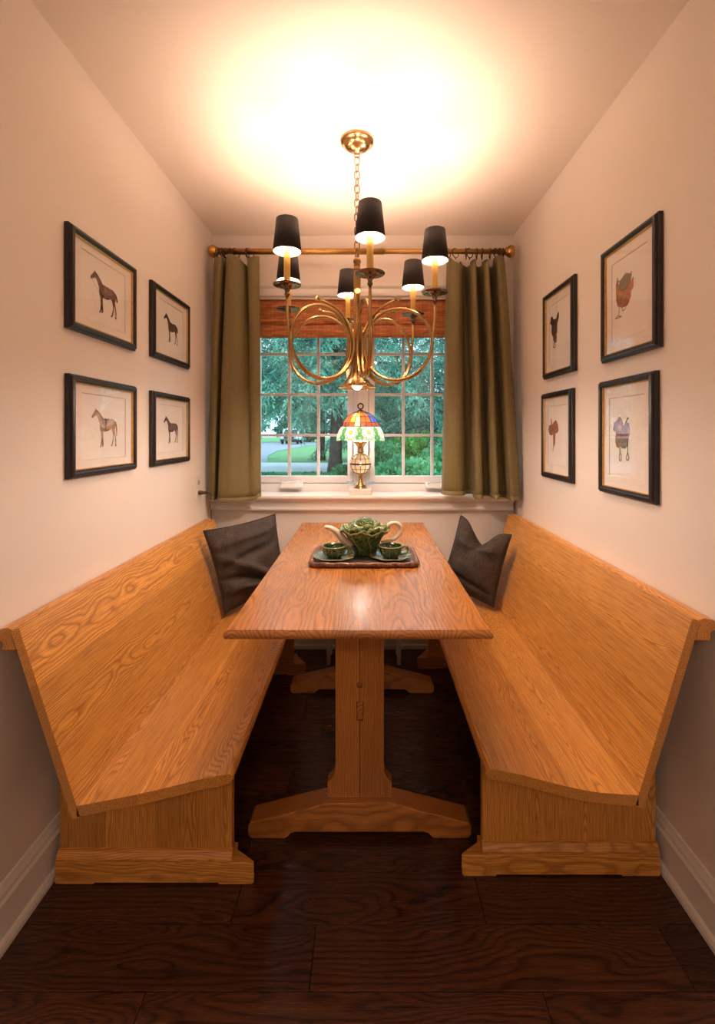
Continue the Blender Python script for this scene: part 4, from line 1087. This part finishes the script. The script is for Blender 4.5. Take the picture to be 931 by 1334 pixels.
TPX, TPY, TPZ = -0.006, 1.902, TZ + 0.0078
tp = thing('teapot', 'green cabbage-leaf teapot with cream spout and handle, on the tray', 'teapot', (TPX, TPY, TPZ))
def leafmod(n, amp, ph=0.0, zamp=0.0):
    def f(r, z, a, k):
        w = abs(math.sin(n * a / 2 + ph))
        return r * (1 + amp * (w - 0.6)), z + zamp * (w - 0.5)
    return f
bodyp = [(0.0005, 0.0), (0.040, 0.0), (0.044, 0.004), (0.047, 0.015), (0.055, 0.035), (0.066, 0.058), (0.076, 0.078), (0.084, 0.090)]
MB().mat(CABB).lathe(bodyp, (TPX, TPY, TPZ), 60, mod=leafmod(7, 0.075)).build('body', tp)
# turned-out leaf rim
rimp = [(0.082, 0.086), (0.092, 0.096), (0.102, 0.102), (0.106, 0.105), (0.104, 0.109), (0.094, 0.105), (0.084, 0.101), (0.074, 0.100)]
MB().mat(RIMG).lathe(rimp[2:5], (TPX, TPY, TPZ), 84, mod=lambda r, z, a, k: (r * (1 + 0.03 * math.sin(21 * a)), z + 0.006 * math.sin(7 * a + 1) + 0.003 * math.sin(21 * a))).build('rim_edge', tp)
MB().mat(CABL).lathe(rimp[:3], (TPX, TPY, TPZ), 84, mod=lambda r, z, a, k: (r * (1 + 0.03 * math.sin(21 * a) * (k > 0)), z + (0.006 * math.sin(7 * a + 1) + 0.003 * math.sin(21 * a)) * (k > 0))).build('rim_leaves', tp)
MB().mat(CABL).lathe(rimp[4:], (TPX, TPY, TPZ), 84, mod=lambda r, z, a, k: (r * (1 + 0.03 * math.sin(21 * a)), z + (0.006 * math.sin(7 * a + 1) + 0.003 * math.sin(21 * a)) * (1 - k / 3))).build('rim_inside', tp)
for k in range(7):      # raised pale midribs
    a = 2 * PI * (k + 0.5) / 7 + PI / 7 - 0.35
    pts = [(TPX + r * 1.045 * math.cos(a + 0.15 * math.sin(h * 60)), TPY + r * 1.045 * math.sin(a + 0.15 * math.sin(h * 60)), TPZ + h) for r, h in [(0.046, 0.012), (0.055, 0.035), (0.0655, 0.058), (0.076, 0.078), (0.087, 0.094)]]
    MB().mat(RIMG).tube(pts, [0.0012, 0.0016, 0.0018, 0.002, 0.0015], 6).build('midrib', tp)
lid = thing  # lid is part of the teapot
lo = MB().mat(CABL).lathe([(0.080, 0.103), (0.091, 0.114), (0.088, 0.121), (0.074, 0.116), (0.058, 0.113), (0.040, 0.112)], (TPX, TPY, TPZ), 84, mod=lambda r, z, a, k: (r * (1 + 0.05 * math.sin(6 * a + k)), z + 0.008 * math.sin(6 * a + 0.5 * k) * (k > 0) + 0.003 * math.sin(19 * a))).build('lid', tp)
MB().mat(CABL).lathe([(0.056, 0.110), (0.063, 0.122), (0.058, 0.132), (0.046, 0.130), (0.036, 0.122)], (TPX, TPY, TPZ), 72, mod=lambda r, z, a, k: (r * (1 + 0.06 * math.sin(5 * a + 1)), z + 0.006 * math.sin(5 * a + 2) * (k > 0))).build('inner_leaves', lo)
MB().mat(CABB).lathe([(0.040, 0.112), (0.041, 0.128), (0.037, 0.141), (0.027, 0.150), (0.013, 0.1545), (0.0005, 0.155)], (TPX, TPY, TPZ), 48, mod=leafmod(6, 0.10, 0.3)).build('knob', lo)
spt = catmull([(TPX - 0.060, TPY - 0.01, TPZ + 0.035), (TPX - 0.085, TPY - 0.012, TPZ + 0.055), (TPX - 0.108, TPY - 0.014, TPZ + 0.085), (TPX - 0.130, TPY - 0.016, TPZ + 0.105), (TPX - 0.152, TPY - 0.017, TPZ + 0.115), (TPX - 0.170, TPY - 0.018, TPZ + 0.117)], 5)
nn = len(spt); MB().mat(CREAM).tube(spt, [0.021 - 0.0135 * (k / (nn - 1)) ** 0.8 for k in range(nn)], 14).build('spout', tp)
hd = catmull([(TPX + 0.085, TPY, TPZ + 0.104), (TPX + 0.105, TPY, TPZ + 0.126), (TPX + 0.132, TPY, TPZ + 0.130), (TPX + 0.151, TPY, TPZ + 0.115), (TPX + 0.151, TPY, TPZ + 0.092), (TPX + 0.135, TPY, TPZ + 0.072), (TPX + 0.108, TPY, TPZ + 0.057), (TPX + 0.070, TPY, TPZ + 0.047)], 5)
MB().mat(CREAM).tube(hd, [0.0085] * len(hd), 12).build('handle', tp)

def teacup(x, y, label, slabel):
    z = TZ + 0.0078
    sprof = [(0.0005, 0.0), (0.040, 0.0), (0.044, 0.003), (0.060, 0.005), (0.078, 0.0105), (0.084, 0.0135), (0.0845, 0.0155), (0.078, 0.0145), (0.060, 0.0095), (0.043, 0.0075), (0.035, 0.006), (0.0005, 0.006)]
    sa = thing('saucer', slabel, 'saucer', (x, y, z), 'leaf saucers on the tray')
    MB().mat(SAUC).lathe(sprof, (x, y, z), 64, mod=lambda r, zz, a, k: (r * (1 + 0.022 * math.sin(8 * a) * (r > 0.05)), zz + 0.0012 * math.sin(8 * a + 1) * (r > 0.07))).build('plate', sa)
    MB().mat(RIMG).tube([(x + 0.0835 * (1 + 0.022 * math.sin(8 * a)) * math.cos(a), y + 0.0835 * (1 + 0.022 * math.sin(8 * a)) * math.sin(a), z + 0.0150 + 0.0012 * math.sin(8 * a + 1)) for a in np.linspace(0, 2 * PI, 65)[:-1]], 0.0016, 6, closed=True).build('rim', sa)
    zc = z + 0.0065
    cu = thing('teacup', label, 'cup', (x, y, zc), 'leaf teacups on the tray')
    cp = [(0.0005, 0.0), (0.026, 0.0), (0.029, 0.003), (0.036, 0.009), (0.043, 0.020), (0.0475, 0.034), (0.049, 0.0455)]
    MB().mat(CABB).lathe(cp, (x, y, zc), 60, mod=lambda r, zz, a, k: (r * (1 + 0.035 * math.sin(10 * a) * (k < 6)), zz)).build('bowl', cu)
    MB().mat(CABIN).lathe([(0.0490, 0.0455), (0.0465, 0.0455), (0.0445, 0.034), (0.038, 0.018), (0.024, 0.009), (0.0005, 0.008)], (x, y, zc), 40).build('inside', cu)
    MB().mat(RIMG).tube([(x + 0.048 * math.cos(a), y + 0.048 * math.sin(a), zc + 0.046) for a in np.linspace(0, 2 * PI, 41)[:-1]], 0.0019, 6, closed=True).build('lip', cu)
    for k in range(10):
        a = 2 * PI * (k + 0.25) / 10
        MB().mat(RIMG).tube([(x + r * 1.04 * math.cos(a), y + r * 1.04 * math.sin(a), zc + h) for r, h in cp[2:6]], [0.0008, 0.0012, 0.0012, 0.0007], 5).build('rib', cu)
    h = catmull([(x + 0.046, y - 0.004, zc + 0.040), (x + 0.060, y - 0.006, zc + 0.043), (x + 0.070, y - 0.007, zc + 0.034), (x + 0.066, y - 0.007, zc + 0.020), (x + 0.053, y - 0.006, zc + 0.012), (x + 0.037, y - 0.004, zc + 0.010)], 5)
    MB().mat(CABL).tube(h, 0.0042, 8).build('handle', cu)
teacup(-0.131, 1.832, 'green cabbage-leaf teacup standing left of the teapot', 'grey-green leaf saucer under the teacup left of the teapot')
teacup(0.099, 1.836, 'green cabbage-leaf teacup standing right of the teapot', 'grey-green leaf saucer under the teacup right of the teapot')

# ------------------------------------------------------------------ small white stool under the far end of the table
stl = thing('white_stool', 'small white painted stool under the far end of the table', 'stool', (-0.015, 2.53, 0))
bx('seat', stl, TRIM, -0.225, 0.20, 2.44, 2.60, 0.40, 0.425, 0.004)
for sx, x in ((-1, -0.206), (1, 0.178)):
    for y in (2.462, 2.575):
        m = MB().mat(TRIM)
        rows = [[(x + a * w, y + b * w, z) for a, b in ((-1, -1), (1, -1), (1, 1), (-1, 1))] for w, z in ((0.009, 0.0005), (0.011, 0.06), (0.017, 0.22), (0.018, 0.3995))]
        m.grid(rows, closed_u=True, smooth=False); m.face([3, 2, 1, 0]); m.face([12, 13, 14, 15]); m.build('leg', stl)
bx('apron_rail', stl, TRIM, -0.187, 0.159, 2.450, 2.466, 0.33, 0.3995, 0.002)

# ------------------------------------------------------------------ outdoors
gr = structure(bx('ground_lawn', None, LAWN, -60, 60, 2.9, 140, -0.25, -0.03))
structure(bx('road', None, CONC, -60, 60, 14.3, 19.2, -0.03, 0.0))
dv = MB().mat(DRIVE).prism([(-11.5, 19.2), (-4.2, 19.2), (-4.6, 21), (-5.5, 25), (-6.3, 32), (-6.0, 45), (-4, 60), (-16, 60), (-15, 40), (-13, 26)], XY, -0.03, 0.004)
structure(dv.build('driveway'))

def blades(name, parent, mat, P, D, L, W, seed):
    """many narrow leaf blades as one mesh: P base points, D directions, L lengths, W widths"""
    r = np.random.default_rng(seed)
    n = len(P)
    D = D / (np.linalg.norm(D, axis=1, keepdims=True) + 1e-9)
    ref = r.normal(size=(n, 3)); S_ = np.cross(D, ref); S_ /= (np.linalg.norm(S_, axis=1, keepdims=True) + 1e-9)
    W = W[:, None]; L = L[:, None]
    V = np.stack([P - S_ * W * 0.3, P + D * L * 0.5 - S_ * W, P + D * L, P + D * L * 0.5 + S_ * W], axis=1).reshape(-1, 3)
    c = np.array(parent['_w']) if parent is not None else np.zeros(3)
    V = V - c
    me = bpy.data.meshes.new(name)
    me.vertices.add(len(V)); me.vertices.foreach_set('co', V.ravel())
    me.loops.add(4 * n); me.loops.foreach_set('vertex_index', np.arange(4 * n, dtype=np.int32))
    me.polygons.add(n); me.polygons.foreach_set('loop_start', np.arange(0, 4 * n, 4, dtype=np.int32)); me.polygons.foreach_set('loop_total', np.full(n, 4, dtype=np.int32))
    me.materials.append(mat); me.update(); me.validate()
    o = bpy.data.objects.new(name, me); C.objects.link(o)
    if parent is not None: o.parent = parent
    o['kind'] = 'stuff'
    return o
def spruce(label, x, y, H, rad, n_bough, hmin, seed, group):
    r = np.random.default_rng(seed)
    root = thing('spruce_tree', label, 'tree', (x, y, -0.03), group)
    MB().mat(BARK).tube([(x, y, -0.03), (x + 0.02, y, 0.6), (x + 0.06, y, 2.0), (x + 0.05, y, H * 0.6), (x, y, H)], [0.27, 0.20, 0.18, 0.10, 0.02], 12).build('trunk', root)
    Ps, Ds, Ls, Ws = [], [], [], []
    bm_ = MB().mat(BARK)
    for k in range(n_bough):
        f = (k + r.random()) / n_bough
        h = hmin + (H * 0.97 - hmin) * f ** 1.5
        az = k * 2.39996 + r.normal() * 0.2
        L = (rad * (1 - h / H) ** 0.8 + 0.35) * r.uniform(0.75, 1.1)
        ns = max(5, int(L / 0.10))
        s = np.linspace(0.12, 1, ns)
        bxp = x + np.cos(az) * L * s; byp = y + np.sin(az) * L * s
        bzp = h + 0.25 * L * s - 0.50 * L * s ** 2
        bm_.tube([(x + math.cos(az) * L * q, y + math.sin(az) * L * q, h + 0.25 * L * q - 0.5 * L * q * q) for q in (0.0, 0.33, 0.66, 1.0)], [0.035, 0.025, 0.014, 0.005], 5)
        for i in range(ns):
            for side in (-1, 1):
                tl = (0.30 + 0.25 * r.random()) * (1.1 - 0.5 * s[i])
                tdir = np.array([np.cos(az + side * 1.1), np.sin(az + side * 1.1), -0.9 + 0.3 * r.normal()])
                tdir /= np.linalg.norm(tdir)
                base = np.array([bxp[i], byp[i], bzp[i]])
                nb = 9
                q = np.linspace(0.05, 1, nb)[:, None]
                pts = base + tdir * tl * q + np.array([0, 0, -0.12]) * q ** 2
                dirs = tdir + r.normal(size=(nb, 3)) * 0.55 + np.array([0, 0, -0.25])
                Ps.append(pts); Ds.append(dirs); Ls.append(r.uniform(0.09, 0.19, nb)); Ws.append(r.uniform(0.010, 0.022, nb))
    bm_.build('boughs', root)
    P = np.concatenate(Ps); D = np.concatenate(Ds); L = np.concatenate(Ls); W = np.concatenate(Ws)
    blades('needles', root, SPRUCE, P, D, L, W, seed + 50)
    return root
spruce('near spruce with a bare lower trunk beside the road, behind the lamp', -0.98, 14.05, 9.5, 4.6, 140, 2.35, 11, 'spruce trees outside the window')
spruce('spruce standing left of the near trunk, filling the left sash top', -4.6, 15.5, 10, 4.2, 110, 2.45, 12, 'spruce trees outside the window')
spruce('spruce behind the shrubs in the right sash', 2.9, 14.5, 9, 3.8, 100, 0.9, 13, 'spruce trees outside the window')
spruce('spruce far behind the near trunk, closing the gap between both sashes', -2.2, 21.5, 12, 4.5, 110, 3.0, 15, 'spruce trees outside the window')
spruce('spruce deep in the gap right of the mullion', 1.3, 21.0, 11, 4.0, 100, 1.0, 16, 'spruce trees outside the window')
spruce('tall spruce farthest right, mostly behind the right curtain', 6.6, 17, 9, 4.0, 70, 0.8, 14, 'spruce trees outside the window')
def shrub(name, label, x, y, rx, rz, n, mat, seed, group, z0=-0.03, ll=(0.06, 0.12)):
    r = np.random.default_rng(seed)
    root = thing(name, label, 'shrub', (x, y, z0), group)
    st_ = MB().mat(BARK)
    for k in range(7):
        a = r.uniform(0, 2 * PI); q = r.uniform(0.2, 0.7)
        st_.tube([(x + 0.05 * math.cos(a), y + 0.05 * math.sin(a), z0), (x + rx * q * 0.5 * math.cos(a), y + rx * q * 0.5 * math.sin(a), z0 + rz * 0.5), (x + rx * q * math.cos(a), y + rx * q * math.sin(a), z0 + rz * 1.3)], [0.02, 0.014, 0.005], 5)
    st_.build('stems', root)
    u = r.normal(size=(n, 3)); u /= np.linalg.norm(u, axis=1, keepdims=True)
    rad = r.uniform(0.55, 1.0, n) ** 0.6
    lump = np.array([0.78 + 0.55 * mnoise.noise(Vector((float(a[0]) * 3.2 + seed, float(a[1]) * 3.2, float(a[2]) * 3.2))) for a in u])
    P = u * (rad * lump)[:, None] * np.array([rx, rx, rz]) + np.array([x, y, z0 + rz * 0.95])
    P[:, 2] = np.maximum(P[:, 2], z0 + 0.02)
    D = u + r.normal(size=(n, 3)) * 0.7 + np.array([0, 0, 0.3])
    blades('leaves', root, mat, P, D, r.uniform(ll[0], ll[1], n), r.uniform(0.20, 0.34, n) * (ll[0] + ll[1]) / 2, seed + 70)
    return root
SG = 'shrubs outside the right sash'
shrub('green_shrub', 'broad green shrub nearest the glass at the bottom of right sash', 0.75, 9.0, 0.75, 0.42, 7000, SHRUB, 21, SG)
shrub('green_shrub', 'green shrub right of centre at the bottom of right sash', 1.75, 9.6, 0.8, 0.52, 8000, SHRUB, 22, SG)
shrub('green_shrub', 'lime green shrub glowing above the others in right sash', 1.55, 12.6, 1.05, 0.70, 9000, LIME, 23, SG)
shrub('green_shrub', 'dark green shrub behind the lamp shade in right sash', 0.25, 11.6, 0.7, 0.62, 7000, SHRUB, 24, SG)
shrub('green_shrub', 'green shrub half behind the right curtain', 2.7, 11.2, 0.9, 0.75, 8000, SHRUB, 25, SG)
shrub('green_shrub', 'small shrub at the foot of the near spruce trunk', -0.62, 12.6, 0.35, 0.20, 2500, SHRUB, 26, SG)
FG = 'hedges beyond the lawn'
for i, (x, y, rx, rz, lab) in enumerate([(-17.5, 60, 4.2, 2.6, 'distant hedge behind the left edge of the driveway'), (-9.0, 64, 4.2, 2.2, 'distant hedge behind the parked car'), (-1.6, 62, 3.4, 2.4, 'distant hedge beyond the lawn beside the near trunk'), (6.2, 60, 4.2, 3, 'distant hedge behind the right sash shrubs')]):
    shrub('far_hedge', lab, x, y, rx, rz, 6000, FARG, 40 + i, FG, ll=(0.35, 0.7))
gc = thing('ground_cover', 'strip of low green plants along the near road edge', 'plants', (-2.2, 13.4, -0.03))
r_ = np.random.default_rng(5); n_ = 6000
P_ = np.stack([r_.uniform(-5, 0.2, n_), r_.uniform(13.0, 14.1, n_), np.full(n_, -0.02)], axis=1)
D_ = r_.normal(size=(n_, 3)) * 0.5 + np.array([0, 0, 1.0])
blades('leaves', gc, SHRUB, P_, D_, r_.uniform(0.05, 0.12, n_), r_.uniform(0.015, 0.03, n_), 6)

# parked car at the head of the driveway, seen from its front
car = thing('parked_car', 'pale car with black roof rack parked on the driveway outside', 'car', (-8.6, 52, 0))
cx, cy = -8.6, 52.0
side_prof = [(-2.1, 0.45), (-2.15, 0.75), (-2.05, 1.02), (-0.95, 1.12), (-0.45, 1.70), (-0.2, 1.78), (1.6, 1.78), (1.95, 1.15), (2.1, 1.0), (2.1, 0.45)]
MB().mat(CARB).prism([(cy + a, z) for a, z in side_prof], YZ, cx - 0.95, cx + 0.95).build('body', car, bevel=0.06)
MB().mat(CARG).prism([(cx - 0.80, 1.16), (cx + 0.80, 1.16), (cx + 0.68, 1.66), (cx - 0.68, 1.66)], lambda a, b, t: (a, cy - 0.95 + (b - 1.12) / 0.58 * 0.5 + t, b), -0.05, 0.02).build('windshield', car)
bx('grille', car, BLKP, cx - 0.55, cx + 0.55, cy - 2.19, cy - 2.10, 0.62, 0.92, 0.02)
bx('bumper', car, BLKP, cx - 0.96, cx + 0.96, cy - 2.24, cy - 2.08, 0.36, 0.58, 0.03)
for s in (-1, 1):
    MB().mat(WHITEP).lathe([(0.0005, 0.06), (0.10, 0.05), (0.13, 0.0)], (cx + s * 0.73, cy - 2.10, 0.82), 14, ax='y').build('headlight', car)
    bx('side_window', car, CARG, cx + s * 0.952 - 0.012, cx + s * 0.952 + 0.012, cy - 0.35, cy + 1.55, 1.2, 1.66, 0.004)
    bx('mirror', car, BLKP, cx + s * 1.06 - 0.10, cx + s * 1.06 + 0.10, cy - 0.75, cy - 0.6, 1.12, 1.30, 0.02)
    bx('roof_rail', car, BLKP, cx + s * 0.72 - 0.03, cx + s * 0.72 + 0.03, cy - 0.1, cy + 1.5, 1.782, 1.85, 0.01)
    for yy in (-1.35, 1.35):
        MB().mat(TIRE).lathe([(0.0005, -0.11), (0.30, -0.12), (0.36, -0.08), (0.36, 0.08), (0.30, 0.12), (0.0005, 0.11)], (cx + s * 0.86, cy + yy, 0.365), 20, ax='x').build('wheel', car)

for o in bpy.data.objects:
    if '_w' in o: del o['_w']
